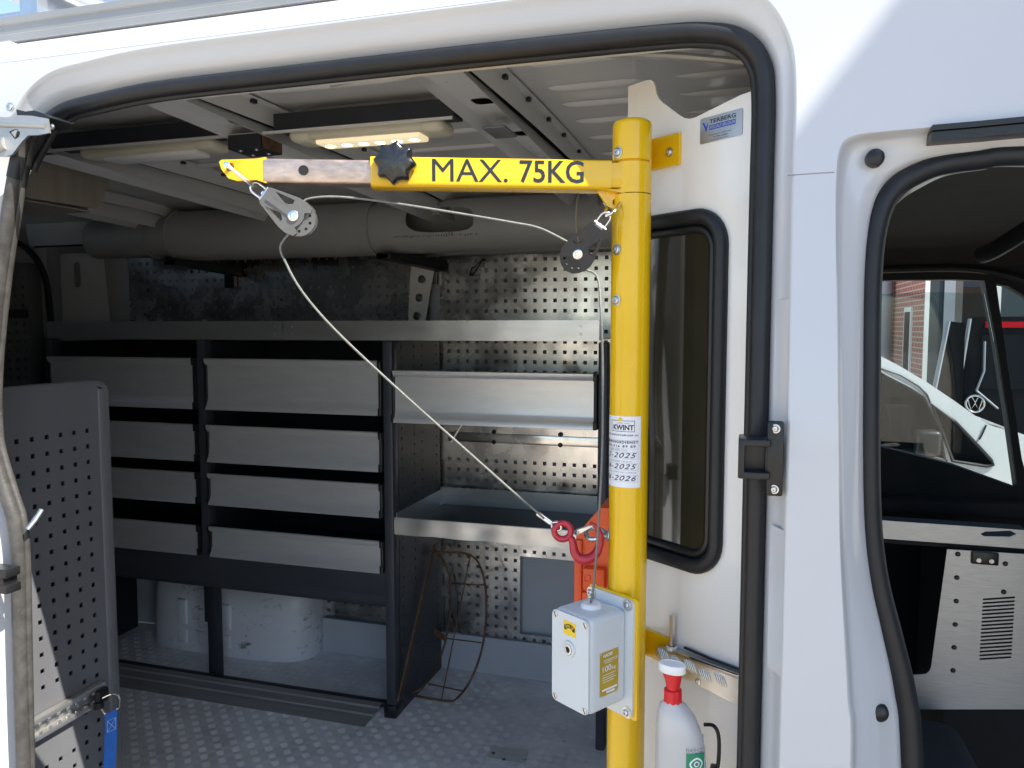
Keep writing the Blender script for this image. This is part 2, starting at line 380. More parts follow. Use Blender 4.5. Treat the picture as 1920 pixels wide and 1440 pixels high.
# --- sliding doorway: seal centre line (X, z)
SD = [(.016, .50), (.016, 1.0), (.016, 1.6), (.016, 2.1), (.016, 2.25), (.008, 2.299), (-.018, 2.330), (-.062, 2.343),
      (-.14, 2.347), (-.4, 2.348), (-.7, 2.347), (-.95, 2.345)]
for (u, v) in ((165, 192), (120, 205), (88, 228), (66, 262), (44, 305), (30, 347), (14, 430), (4, 480), (-6, 560), (-14, 650), (-20, 720), (-20, 780), (-16, 830), (-4, 880),
               (12, 930), (26, 975), (33, 1030), (35, 1100), (38, 1250), (44, 1440)):
    p = PS(u, v, 1.062); SD.append((p.x, p.z))
SD += [(SD[-1][0]-.002, .8), (SD[-1][0]-.002, .50)]
SDs = [Vector((p.x, p.y)) for p in catmull([(*p, 0) for p in SD], 6)]
SDs += [Vector((SDs[-1].x + (SDs[0].x-SDs[-1].x)*k/12, .49)) for k in range(0, 13)]
def out_normals(L):
    n = len(L); res = []
    for i in range(n):
        t = (L[(i+1) % n]-L[(i-1) % n]); t = t.normalized() if t.length > 1e-9 else Vector((1, 0)); res.append(Vector((t.y, -t.x)))
    return res
SDn = out_normals(SDs)
if sum((SDs[i]-Vector((-.6, 1.4))).dot(SDn[i]) for i in range(len(SDs))) < 0: SDn = [-n for n in SDn]
def sd_loop(f, y=None, blend=0):
    return [Vector((p.x+n.x*.037*f, 0, p.y+n.y*.060*f)) for p, n in zip(SDs, SDn)]
def with_y(L, fn): return [Vector((p.x, fn(p), p.z)) for p in L]
def mixY(a): return lambda p: Ys(p.z)*(1-a) + (1.066+DYt(p.z))*a
SD_skin = sd_loop(1)
# --- front doorway: skin edge and seal centre line as matching key points
FK, FS = [], []
for (a, b) in (((1590, 1440), (1712, 1440)), ((1586, 1300), (1698, 1300)), ((1580, 1180), (1672, 1190)), ((1575, 1080), (1648, 1095)),
               ((1572, 980), (1634, 990)), ((1571, 850), (1630, 850)), ((1570, 700), (1631, 690)), ((1569, 560), (1633, 540)), ((1568, 440), (1640, 450)),
               ((1569, 340), (1655, 390)), ((1576, 275), (1680, 352)), ((1600, 250), (1715, 328)), ((1660, 241), (1765, 308)), ((1760, 232), (1840, 297)), ((1920, 213), (1930, 289))):
    p = PS(*a, 1.02); q = PS(*b, 1.075); FK.append((p.x, p.z)); FS.append((q.x, q.z))
FK = [(1.16, .44), (.6, .43), (.2, .44), (.145, .5), (.128, .9)] + FK + [(.6, 2.215), (.95, 2.20), (1.05, 2.1), (1.16, 1.7), (1.17, 1.0)]
FS = [(1.10, .52), (.7, .51), (.34, .53), (.28, .62), (.245, .95)] + FS + [(.6, 2.14), (.9, 2.12), (1.0, 2.04), (1.1, 1.66), (1.11, 1.0)]
FKs = [Vector((p.x, p.y)) for p in catmull([(*p, 0) for p in FK], 5, True)]
FSs = [Vector((p.x, p.y)) for p in catmull([(*p, 0) for p in FS], 5, True)]
# --- outer skin
def skinY(x, z, d): return Vector((x, Ys(z)+d, z))
hs = [[(p.x, p.z) for p in SD_skin], [(p.x, p.y) for p in FKs]]
SEAM = .046
zs_top = 2.411
grid = []
def near_loop(p, L, d): return any((p[0]-q[0])**2 + (p[1]-q[1])**2 < d*d for q in L)
for i in range(-40, 34):
    for j in range(1, 28):
        p = (i*.07+.013, .38+j*.073)
        if p[0] < -2.75 or p[0] > 2.2: continue
        if not any(inside(p, h) for h in hs) and not any(near_loop(p, h, .03) for h in hs): grid.append(p)
m = MB(); m.plate([(-2.8, .38), (2.25, .38), (2.25, zs_top), (-2.8, zs_top)], hs, skinY, steiner=grid, front_only=True)
skin = m.build('side_panel', 'white_paint', van, 60); fix_normals(skin)
# horizontal seam between upper and lower body at the pillar, and the vertical fold by the doorway
def Psk(u, v, d=-.0006): p = PS(u, v, 1.02); return Vector((p.x, Ys(p.z)+d, p.z))
m = MB(); m.tube([Psk(u, v, 0) for u, v in ((1477, 326), (1530, 322), (1566, 320))], .0007, 6)
m.build('panel_seam', 'dark_strip', van)
# doorway return faces
m = MB()
loops = [with_y(sd_loop(1), lambda p: Ys(p.z)), with_y(sd_loop(.95), lambda p: Ys(p.z)+.001), with_y(sd_loop(.89), lambda p: Ys(p.z)+.0045),
         with_y(sd_loop(.80), mixY(.35)), with_y(sd_loop(.62), mixY(.55)), with_y(sd_loop(.55), mixY(.62)), with_y(sd_loop(.36), mixY(.92)), with_y(sd_loop(.28), lambda p: 1.0745+DYt(p.z)), with_y(sd_loop(.20), lambda p: 1.0765+DYt(p.z)),
         with_y(sd_loop(.02), lambda p: 1.0775+DYt(p.z)), with_y(sd_loop(-.10), lambda p: 1.079+DYt(p.z))]
m.loft(loops); ret = m.build('doorway_return', 'white_paint', van, 50); fix_normals(ret)
m = MB(); m.tube([Vector((p.x, 1.066+DYt(p.y), p.y)) for p in SDs[:98]], .0128, 12); m.build('doorway_seal', 'rubber', van, 60)
m = MB(); m.tube([Vector((p.x-n.x*.012, 1.076+DYt(p.y), p.y-n.y*.012)) for p, n in zip(SDs[:98], SDn)], .0060, 8); m.build('seal_lip', 'rubber', van, 60)
# front doorway return
m = MB()
def fl(t, yf): return [Vector(((1-t)*a.x+t*b.x, yf((1-t)*a.y+t*b.y), (1-t)*a.y+t*b.y)) for a, b in zip(FKs, FSs)]
m.loft([fl(0, lambda z: Ys(z)), fl(.03, lambda z: Ys(z)+.0015), fl(.07, lambda z: Ys(z)+.009), fl(.13, lambda z: Ys(z)+.017), fl(.22, lambda z: Ys(z)+.021),
        fl(.5, lambda z: max(1.045+DYt(z), Ys(z)+.024)), fl(.74, lambda z: 1.062+DYt(z)), fl(.80, lambda z: 1.066+DYt(z)), fl(.84, lambda z: 1.078+DYt(z)), fl(1.0, lambda z: 1.086+DYt(z)), fl(1.12, lambda z: 1.09+DYt(z)), fl(1.2, lambda z: 1.15)])
r2 = m.build('front_doorway_return', 'white_paint', van, 50); fix_normals(r2)
m = MB(); m.tube([Vector((p.x, 1.076+DYt(p.y), p.y)) for p in FSs], .0135, 12, True); m.build('front_doorway_seal', 'rubber', van, 60)
# plugs in the front door channel
for (u, v) in ((1640, 297), (1648, 1334)):
    p = PS(u, v, 1.05); pts = min(range(len(FKs)), key=lambda i: (FKs[i]-Vector((p.x, p.z))).length)
    m = MB(); m.lathe([(0, .006), (.007, .0055), (.010, .0035), (.0112, 0), (.0112, -.02)], (p.x, (1.0445 if v < 500 else 1.0455)+DYt(p.z), p.z), (.0, -1, 0), 18)
    m.build('rubber_plug', 'black_plastic', van)
# rain strip above the front doorway
m = MB()
path = [PS(u, v, 1.03) for u, v in ((1746, 250), (1830, 243), (1925, 234), (2300, 205))]
for i in range(3):
    a, b = path[i], path[i+1]
    for dz0, dz1, y0 in ((.002, .0085, 1.056), (-.0095, .001, 1.060)):
        m.add([(a.x, y0, a.z+dz0), (b.x, y0, b.z+dz0), (b.x, y0, b.z+dz1), (a.x, y0, a.z+dz1), (a.x, 1.10, a.z+dz0), (b.x, 1.10, b.z+dz0), (b.x, 1.10, b.z+dz1), (a.x, 1.10, a.z+dz1)],
              [(0, 1, 2, 3), (3, 2, 6, 7), (1, 0, 4, 5), (0, 3, 7, 4), (2, 1, 5, 6)])
m.build('rain_strip', 'black_plastic', van, 30)
# pressed hollows on the rear face of the door pillar, framing the striker
for (a, b) in ((560, 800), (985, 1250)):
    m = MB(); N = 14; rows = []
    for k in range(N+1):
        t = k/N; v = a+(b-a)*t; w = math.sin(math.pi*min(1, max(0, t)))**.45 if 0 < t < 1 else 0
        p = PY(1460, v, 1.04); z = p.z
        rows.append([Vector((.0495, Ys(z)+.0033, z)), Vector((.0465-.004*w, Ys(z)+.008+.008*w, z)), Vector((.0410-.004*w, Ys(z)+.019+.006*w, z)), Vector((.0340-.001*w, Ys(z)+.030, z))])
    m.loft(rows, closed=False); o = m.build('pillar_pressing', 'white_paint', van, 60); fix_normals(o)
# striker bracket
s = PY(1440, 852, 1.045)
m = MB()
m.rbox(.026, .046, 1.010, 1.020, s.z-.047, s.z+.047, .003)
m.rbox(-.006, .030, 1.004, 1.045, s.z+.015, s.z+.024, .002); m.rbox(-.006, .030, 1.004, 1.045, s.z-.026, s.z-.017, .002)
m.rbox(-.008, .000, 1.004, 1.055, s.z-.026, s.z+.024, .002); m.box(-.004, .03, 1.030, 1.036, s.z-.024, s.z+.022); m.rbox(.024, .032, 1.012, 1.058, s.z-.022, s.z+.020, .002)
m.rbox(-.002, .030, 1.050, 1.058, s.z-.024, s.z+.022, .002)
st = m.build('door_striker', 'black_plastic', van)
for dz in (.038, -.038):
    m = MB(); bolt(m, (.036, 1.010, s.z+dz), (-.3, -1, 0), .0042, .004); m.build('bolt', 'zinc', st)
# roof shoulder, outer roof, rear and far walls, nose
SH = [(1.0827, 2.4112), (1.086, 2.424), (1.094, 2.438), (1.108, 2.451), (1.13, 2.460), (1.20, 2.476), (1.4, 2.508), (1.8, 2.535), (2.12, 2.54), (2.45, 2.535), (2.9, 2.49), (3.05, 2.45), (3.10, 2.39), (3.115, 2.2)]
m = MB(); rows = [[Vector((x, y, z)) for y, z in SH] for x in (-3.35, -2.8, -2, -1, 0, 1.0)]
m.loft(rows, closed=False); o = m.build('roof_shell', 'white_paint', van, 50); fix_normals(o)
m = MB(); m.loft([[Vector((x, y, z)) for y, z in ((3.115, 2.2), (3.13, 1.8), (3.14, 1.2), (3.13, .38))] for x in (-3.35, -2.2, -1.1, -.15)], closed=False); m.build('far_side_panel', 'white_paint', van, 50)
m = MB(); m.box(-3.40, -3.33, 1.05, 3.12, .40, 2.45); m.build('rear_end', 'white_paint', van)
m = MB(); m.plate([(-3.34, .38), (-2.8, .38), (-2.8, 2.395), (-3.34, 2.395)], [], skinY, steiner=[(-3.3+i*.1, .45+j*.1) for i in range(5) for j in range(20)], front_only=True); m.build('rear_quarter', 'white_paint', van)
# nose: bonnet, screen pillars, screen
m = MB(); prof = [(1.0, 2.505), (1.25, 2.42), (1.45, 2.30)]
NW = [(1.06, 0), (1.2, .03), (2.1, .06), (2.95, .03), (3.1, 0)]
rows = [[Vector((x, y, z+dz)) for y, dz in NW] for x, z in ((1.0, 2.42), (1.2, 2.36), (1.4, 2.22))]
m.loft(rows, closed=False); m.build('roof_front', 'white_paint', van, 50); m = MB()
rows = [[Vector((x, y, z+dz)) for y, dz in NW] for x, z in ((2.0, 1.28), (2.25, 1.20), (2.5, 1.05), (2.6, .8), (2.62, .35))]
m.loft(rows, closed=False); m.build('nose', 'white_paint', van, 50)
m = MB(); m.add([(1.4, 1.12, 2.22), (1.4, 3.02, 2.22), (2.0, 3.0, 1.28), (2.0, 1.12, 1.28)], [(0, 1, 2, 3)]); m.build('windscreen', 'clear_glass', van)
for y in (1.09, 3.06):
    m = MB(); m.add([(1.3, y-.03, 2.30), (1.4, y+.03, 2.25), (2.05, y+.03, 1.27), (1.95, y-.03, 1.27), (1.16, y-.03, 2.2), (1.16, y-.03, 1.2), (1.3, y+.03, 2.30)], [(0, 1, 2, 3), (4, 0, 3, 5)])
    m.build('screen_pillar', 'white_paint', van)
# sliding door, run back along the outside of the body
m = MB(); m.rbox(-2.62, -1.40, .925, .965, .42, 2.33, .018, 3); sdo = m.build('sliding_door', 'white_paint', van, 40)
m = MB(); m.rbox(-1.60, -1.46, .900, .926, 1.20, 1.24, .008, 2); m.build('door_handle', 'black_plastic', sdo)
# --- cargo floor and tread
m = MB(); m.box(-3.33, 1.0, 1.085, 3.05, FLOOR-.03, FLOOR); fl_o = m.build('cargo_floor', 'floor_plate', van, 0)
m = MB(); P = .046
cR = [(-2.75, -.1, 1.55, 3.02)]
P = .036; i0, i1, j0, j1 = int(-2.75/P), int(-.1/P), int(1.55/P), int(3.02/P)
for i in range(i0, i1):
    for j in range(j0, j1):
        cx, cy = i*P, j*P; dirn = (i+j) % 2; a = R(48) if dirn else R(-42); ca, sa = math.cos(a), math.sin(a)
        for k in range(5):
            o_ = (k-2)*.0062; L = .0160 - abs(k-2)*.0010; w = .0021; h = .0010
            pts = [(-L, o_, 0), (0, o_-w, 0), (L, o_, 0), (0, o_+w, 0), (-L*.45, o_, h), (L*.45, o_, h)]
            n = len(m.v); m.v += [Vector((cx+x*ca-y*sa, cy+x*sa+y*ca, FLOOR+z+.0002)) for x, y, z in pts]
            m.f += [(n, n+1, n+4), (n+1, n+5, n+4), (n+1, n+2, n+5), (n+2, n+3, n+5), (n+3, n+4, n+5), (n+3, n, n+4)]
tr = m.build('tread_pattern', 'floor_tread', fl_o, 0); tag(tr, kind='stuff')
# --- inner roof, side members, bows, ribs
RZ = 2.455
def rz(y): return 2.462 + .02*math.sin(math.pi*min(1, max(0, (y-1.1)/1.95))) - .10*max(0, (y-2.75)/.3)**2
m = MB(); ys = [1.12+k*(3.0-1.12)/24 for k in range(25)]
m.loft([[Vector((x, y, rz(y))) for y in ys] for x in (-3.33, -2, -1, 0, 1.0)], closed=False); m.build('roof_lining', 'inner_paint', van, 60)
# inner lip above the doorway: running rail for the sliding door
m = MB(); LP = [(1.116, 2.362), (1.117, 2.337), (1.120, 2.3325), (1.130, 2.3325), (1.133, 2.338), (1.134, 2.360), (1.150, 2.374), (1.175, 2.380), (1.19, 2.40), (1.20, 2.47)]
m.loft([[Vector((x, y, z)) for y, z in LP] for x in (-1.26, -.9, -.4, -.02)], closed=False); o = m.build('door_runner', 'inner_paint', van, 40)
m = MB(); m.tube(catmull([PY(u, v, 1.24) for u, v in ((620, 158), (780, 126), (930, 107), (1100, 101), (1250, 104), (1400, 117), (1470, 126))], 5), .006, 8); m.build('roof_trim_strip', 'dark_strip', van)
# pressed ribs in the roof
def rib(x0, x1, y, w=.034, h=.010):
    m = MB(); n = 10; rows = []
    for k in range(n+1):
        t = k/n; x = x0+(x1-x0)*t; s = min(1, min(t, 1-t)*7); s = s*s*(3-2*s)
        rows.append([Vector((x, y+w*a*(.35+.65*s), rz(y)-.001-h*b*s)) for a, b in ((-.5, 0), (-.32, .8), (-.15, 1), (.15, 1), (.32, .8), (.5, 0))])
    m.loft(rows, closed=False); m.build('roof_rib', 'inner_paint', van, 60)
for y in (1.30, 1.42, 1.54, 1.72, 1.86, 2.02, 2.2, 2.4):
    for x0, x1 in ((-2.05, -1.30), (-1.06, -.66), (-.44, -.22), (-.16, .26)): rib(x0, x1, y)
# roof bows (cross members): channel with a wide flat under side, slots and small holes
def bow(xc, w=.10, drop=.045, y0=1.14, y1=2.98, slots=(1.62, 1.93, 2.3)):
    m = MB(); zb = lambda y: rz(y)-drop
    ho = []
    for yy in slots: ho.append(rrect(-.022, .022, yy-.028, yy+.028, .014, 4))
    for yy in (1.36, 1.46, 1.78, 2.08, 2.18): ho.append(circle(-.02, yy, .004, 8)); ho.append(circle(.022, yy+.02, .004, 8))
    st = [(0+.035*k, y0+.1+.1*j) for k in (-1, 1) for j in range(17)]
    st = [p for p in st if not any(near_loop(p, h, .012) or inside(p, h) for h in ho)]
    m.plate([(-w/2, y0), (w/2, y0), (w/2, y1), (-w/2, y1)], ho, lambda a, b, d: Vector((xc+a, b, zb(b)+d)), .002, steiner=st)
    for s in (-1, 1):
        n = 18; A = [Vector((xc+s*w/2, y0+(y1-y0)*k/n, zb(y0+(y1-y0)*k/n))) for k in range(n+1)]
        B = [Vector((xc+s*(w/2+.010), p.y, rz(p.y)-.006)) for p in A]; C = [Vector((xc+s*(w/2+.028), p.y, rz(p.y)-.004)) for p in A]
        m.loft([A, B, C], closed=False)
    o = m.build('roof_bow', 'inner_bow', van, 40)
    m = MB(); m.box(xc-w/2+.004, xc+w/2-.004, y0+.02, y1-.02, RZ-.006, RZ-.004)
    for y in (1.42, 1.58, 1.76, 1.95, 2.12, 2.32):
        m.box(xc+w/2-.002, xc+w/2+.018, y-.008, y+.008, rz(y)-.0135, rz(y)-.0045)
    m.build('glue_pad', 'rubber', o)
    return o
bow(-.555); bow(-1.16); bow(-1.80, slots=(1.7, 2.2)); bow(-2.45, slots=(1.7, 2.2)); bow(.34)
# lamp channel along the roof
m = MB(); m.box(-1.88, -1.235, 1.64, 1.70, 2.415, 2.452); m.box(-1.085, -.63, 1.64, 1.70, 2.415, 2.452); m.build('lamp_channel', 'rack_dark', van)
m = MB(); m.box(-1.88, -.63, 1.632, 1.638, 2.405, 2.411); m.build('channel_lip', 'inner_paint', van)
m = MB(); m.box(-1.205, -1.115, 1.63, 1.72, 2.375, 2.4085); o = m.build('channel_clamp', 'rack_dark', van)
m = MB(); m.box(-1.1135, -1.1115, 1.635, 1.715, 2.376, 2.4075); m.build('clamp_face', 'rust', o)
for dx, dy in ((-.025, .02), (.02, .02), (-.025, .07), (.02, .07)):
    q = MB(); bolt(q, (-1.16+dx, 1.63+dy, 2.3752), (0, 0, -1), .005, .003); q.build('bolt', 'zinc', o)
m = MB(); m.rbox(-.585, -.53, 1.70, 1.80, 2.396, 2.402, .002); m.build('clamp_plate', 'grey_steel_sheet', van)
# far side: upper side member with openings, wall, pillars
m = MB(); ho = [rrect(x-w/2, x+w/2, 2.382, 2.420, .016) for x, w in ((-.95, .09), (-1.55, .07), (-2.1, .10), (-1.85, .05), (-.62, .05))]
ho += [circle(x, 2.40, .009, 8) for x in (-1.12, -1.2, -1.35, -1.68, -2.3, -.8, -.75)]
m.plate([(-3.3, 2.335), (.2, 2.335), (.2, 2.445), (-3.3, 2.445)], ho, lambda a, b, d: Vector((a, 2.925+d+(b-2.4)*-.2, b)), .002); m.build('side_member', 'inner_paint', van)
m = MB(); m.box(-3.3, .2, 2.965, 2.97, 2.33, 2.45); m.build('member_inner', 'rack_dark', van)
m = MB(); m.box(-3.33, -.2, 3.055, 3.065, FLOOR, 2.44); m.build('far_wall', 'blue_grey_wall', van)
m = MB(); ho = [circle(-1.345+.055-.012*k, 2.145-.075*k, .017) for k in range(3)]
m.plate([(-1.395+.06, 2.23), (-1.30+.075, 2.23), (-1.30+.02, 1.95), (-1.395+.04, 1.95)], ho, lambda a, b, d: Vector((a, 2.985+d, b)), .003); m.build('wall_pillar', 'inner_paint', van)
m = MB(); m.plate([(-3.18, 1.5), (-2.86, 1.5), (-2.92, 2.30), (-3.18, 2.30)], [rrect(-3.10, -3.06, 2.14, 2.26, .018)], lambda a, b, d: Vector((a, 2.995+d, b)), .003); m.build('rear_pillar', 'inner_paint', van)
m = MB(); m.tube(catmull([(-3.22, 2.62, 2.36), (-3.22, 2.82, 2.33), (-3.22, 2.93, 2.22), (-3.22, 2.965, 2.0), (-3.22, 2.97, 1.4), (-3.22, 2.97, .6)], 5), .014, 8); m.build('rear_door_seal', 'rubber', van)
m = MB(); perforated(m, 1.75, 1.6, 38, 37, .0425, .012, .05, .02, lambda u, v, d: Vector((-3.25-d, 1.2+u, .65+v))); m.build('rear_door_lining', 'grey_steel_sheet', van, 0)
m = MB(); m.rbox(-3.249, -3.235, 2.72, 2.86, 1.99, 2.03, .004); m.build('rear_door_pull', 'black_plastic', van)
# near side wall behind the doorway and front pillar inner faces
m = MB(); m.box(-3.33, -1.345, 1.10, 1.12, FLOOR, 2.33); m.build('near_wall', 'inner_paint', van)
m = MB(); m.box(-3.33, -1.25, 1.09, 1.16, 2.332, 2.45); m.build('near_roof_rail', 'inner_paint', van)
m = MB(); m.box(.028, .135, 1.125, 1.16, FLOOR, 2.33); m.build('door_pillar_inner', 'inner_paint', van)
# wheel arch: rounded box with pressed ribs
m = MB()
def arch_prof(t):      # plan outline of the arch, t 0..1 along X
    return None
ax0, ax1, ayf, ayb, ah = -2.63, -1.795, 2.83, 3.05, .37
nx, nz = 40, 14; rows = []
for j in range(nz+1):
    tz = j/nz; row = []
    for i in range(nx+1):
        a = math.pi*(i/nx); ca = -math.cos(a); sa = math.sin(a)
        px = math.copysign(abs(ca)**.55, ca); py = sa**.42
        if tz < .50: sx, z = 1-.03*tz, tz/.50*.62*ah; inn = .015*tz
        else:
            q = (tz-.50)/.50*math.pi/2; sx = 1-.03*.5-.22*(1-math.cos(q)); z = (.62+.38*math.sin(q))*ah; inn = .0075+.20*(1-math.cos(q))
        row.append(Vector(((ax0+ax1)/2+(ax1-ax0)/2*px*sx, ayb-(ayb-ayf)*py+inn*py, FLOOR+z)))
    rows.append(row)
m.loft(rows, closed=False); o = m.build('wheel_arch', 'tyre_arch', van, 60)
for xx in (-2.40, -2.285, -2.17):
    m = MB(); m.rbox(xx-.026, xx+.026, ayf-.0035, ayf+.02, FLOOR+.12, FLOOR+.235, .008, 3); m.rbox(xx-.026, xx+.026, ayf-.0035, ayf+.02, FLOOR+.035, FLOOR+.095, .008, 3); m.build('arch_rib', 'tyre_arch', o)
m = MB(); m.lathe([(0, .006), (.010, .005), (.012, 0)], (-1.915, 2.861, .735), (.2, -1, 0), 12); m.build('arch_plug', 'white_plastic', o)
# --- perforated lining sheets of the far wall
WY = 3.02
def far(x0, z0): return lambda u, v, d: Vector((x0+u, WY+d, z0+v))
def skipR(u, v):
    x, z = -1.225+u, .64+v
    if -.885 < x < -.60 and .70 < z < 1.0: return 2
    if 1.43 < z < 1.545: return 1
    if abs(z-1.97) < .022: return 1
    return 0
m = MB(); perforated(m, .80, 1.60, 19, 39, .041, .0145, .02, .0, far(-1.225, .64), skipR); m.build('perforated_sheet', 'perforated_steel', van, 0)
m = MB(); perforated(m, 1.53, .34, 37, 8, .041, .0145, .006, .006, far(-2.80, 1.93)); m.build('perforated_sheet', 'perforated_steel', van, 0)
m = MB(); perforated(m, .56, .26, 13, 6, .041, .0155, .012, .006, far(-1.80, .66)); m.build('perforated_sheet', 'perforated_steel', van, 0)
m = MB(); m.box(-1.79, -.42, 3.0, 3.018, FLOOR+.001, .655); m.build('skirting', 'blue_grey_wall', van)
m = MB(); m.rbox(-1.19, -.455, 3.0145, 3.0195, 1.474, 1.513, .001); ls = m.build('fixing_strap', 'perforated_steel', van)
for x in (-1.0, -.72):
    for dz in (.03, -.012): q = MB(); bolt(q, (x+.012, WY-.0062, 1.49+dz), (0, -1, 0), .007, .004); q.build('bolt', 'black_plastic', ls)
for dx in (0, .028):
    for dz in (0, -.028): q = MB(); bolt(q, (-.53+dx, WY-.0062, 1.508+dz), (0, -1, 0), .008, .004); q.build('bolt', 'black_plastic', ls)
m = MB(); m.tube(catmull([(-1.09, 3.012, 2.16), (-1.075, 2.995, 2.185), (-1.06, 2.99, 2.192), (-1.035, 3.0, 2.215), (-1.02, 3.012, 2.222)], 5), .003, 6); m.tube(catmull([(-1.09, 3.012, 2.16), (-1.06, 2.985, 2.165), (-1.045, 2.99, 2.19), (-1.03, 3.012, 2.225)], 5), .003, 6); m.build('cable_tie', 'black_plastic', van)
# ================================================================== SHELVING RACK
RY0, RY1 = 2.55, 3.0
rack = thing('shelving_rack', 'dark grey steel van rack with aluminium drawers along the far wall', 'rack', (-1.6, 2.78, FLOOR))
def upright(x, z0=FLOOR, z1=1.90, y0=RY0, w=.038):
    m = MB(); m.rbox(x-w/2, x+w/2, y0-.004, y0+.045, z0, z1, .006, 2)
    return m.build('upright', 'rack_grey', rack)
def side_sheet(x, face, z0, z1, rows):
    m = MB(); perforated(m, .40, z1-z0, 1, rows, .0375, .010, .03, .01, lambda u, v, d: Vector((x-d*face, RY0+.046+u, z0+v)))
    n = MB(); M_ = lambda u, v, d: Vector((x+.0008*face-d*face, RY0+.046+u, z0+v))
    m.box(min(x-.012*face, x-.004*face), max(x-.012*face, x-.004*face), RY0+.046, RY1-.002, z0, z1)
    return m.build('side_sheet', 'rack_grey', rack, 0)
upright(-2.79); upright(-1.238); upright(-.455, w=.032)
upright(-2.035, 1.05, 1.90)
m = MB(); m.rbox(-2.105, -2.06, 2.63, 2.67, FLOOR, 1.0, .004); m.rbox(-2.13, -2.10, 2.645, 2.68, .73, 1.0, .002)
for k in range(9): m.box(-2.0596, -2.0590, 2.645, 2.655, .55+.03*k, .56+.03*k)
m.build('foot_upright', 'rack_dark', rack)
# perforated side of the middle bay
m = MB()
def sx(u, v, d): return Vector((-1.2185-d, RY0+.042+u, FLOOR+.002+v))
def skS(u, v):
    c = int(u/.0375); return 0 if c in (0, 3, 5, 9) else 1
perforated(m, .405, 1.395, 10, 37, .0375, .0095, .012, .004, sx, skS, .004); m.build('side_sheet', 'rack_grey', rack, 0)
m = MB(); m.box(-1.232, -1.224, RY0+.045, RY1-.004, FLOOR+.003, 1.89); m.build('side_backing', 'aluminium', rack)
m = MB(); m.box(-2.03, -2.026, RY0+.045, RY1-.004, 1.06, 1.89); m.build('divider_sheet', 'rack_dark', rack)
m = MB(); m.box(-2.80, -2.796, RY0+.045, RY1-.004, FLOOR+.003, 1.89); m.build('end_sheet', 'rack_dark', rack)
m = MB(); m.rbox(-1.265, -1.215, RY0-.012, RY0+.06, FLOOR+.0005, FLOOR+.05, .006); m.build('foot_cap', 'black_plastic', rack)
# back sheets of the drawer bays
m = MB(); m.box(-2.79, -1.25, RY1-.012, RY1-.006, 1.0, 1.89); m.build('back_sheet', 'rack_dark', rack)
# top shelf with upstand
m = MB(); m.box(-2.785, -.47, RY0+.004, RY1+.005, 1.906, 1.910); ts = m.build('top_shelf', 'aluminium', rack)
def dented(x0, x1, y, z0, z1, amp, n=60, th=.002, hem=.006, seed=1):
    rnd = random.Random(seed); ph = [rnd.uniform(0, 6.28) for _ in range(6)]; m = MB(); rows = []
    for dz, yy in ((0, .004), (0, 0), (.25, 0), (.5, 0), (.75, 0), (1, 0), (1, .004+hem), (.97, .004+hem)):
        row = []
        for k in range(n+1):
            x = x0+(x1-x0)*k/n
            d = amp*(math.sin(x*9+ph[0]) + .7*math.sin(x*23+ph[1]) + .5*math.sin(x*47+ph[2]))*(.3+.7*math.sin(math.pi*dz))
            zz = amp*.5*math.sin(x*31+ph[3])*(1-dz)
            row.append(Vector((x, y+yy+d, z0+(z1-z0)*dz+zz)))
        rows.append(row)
    m.loft(rows, closed=False); return m
for (a, b, s_) in ((-2.787, -1.663, 3), (-1.661, -.468, 5)):
    o = dented(a, b, RY0-.006, 1.902, 1.972, .0006, seed=s_).build('upstand', 'aluminium', ts, 50)
for x in (-1.70, -1.625, -.53):
    for z in (1.925, 1.950): q = MB(); q.lathe([(0, .003), (.004, .0025), (.005, 0)], (x, RY0-.0068, z), (0, -1, 0), 10); q.build('rivet', 'zinc', ts)
# drawers: extruded aluminium fronts with black end caps
def drawer(x0, x1, z0, z1, tall):
    h = z1-z0; f = [(-.013, 1.0), (-.018, .985), (-.017, .93 if tall else .90), (-.011, .87 if tall else .82), (-.004, .86 if tall else .80),
         (-.003, .80 if tall else .70), (-.003, .24 if tall else .36), (-.004, .20 if tall else .30), (-.009, .12 if tall else .17), (-.016, .03), (-.015, .0), (-.006, .0)]
    m = MB(); b = [(y+.004, max(.015, min(.985, z))) for y, z in reversed(f)]
    f = [(y*1.5, z) for y, z in f]; b = [(y*1.5, z) for y, z in b]; rows = [[Vector((x, RY0+y, z0+z*h)) for y, z in f+b] for x in (x0, x1)]
    m.loft([[r[k] for r in rows] for k in range(len(rows[0]))] + [[r[0] for r in rows]], closed=False)
    d = m.build('drawer', 'drawer_aluminium', rack, 50); fix_normals(d)
    for x, s in ((x0, -1), (x1, 1)):
        q = MB(); q.rbox(min(x, x+s*.012), max(x, x+s*.012), RY0-.014, RY0+.05, z0+.004, z1-.008, .004)
        q.rbox(min(x-s*.001, x+s*.013), max(x-s*.001, x+s*.013), RY0-.020, RY0+.02, z0-.001, z0+.028, .004); q.rbox(min(x-s*.001, x+s*.013), max(x-s*.001, x+s*.013), RY0-.021, RY0+.02, z1-.03, z1-.003, .004)
        q.build('end_cap', 'black_plastic', d)
    q = MB(); q.box(x0+.005, x1-.005, RY0+.012, RY1-.02, z0+.012, z0+.016); q.build('drawer_base', 'rack_dark', d)
DZ = [(1.630, 1.830, 1), (1.425, 1.572, 0), (1.256, 1.382, 0), (1.050, 1.172, 0)]
for z0, z1, t in DZ: drawer(-2.772, -2.066, z0, z1, t); drawer(-2.002, -1.270, z0, z1, t)
drawer(-1.206, -.484, 1.608, 1.797, 1)
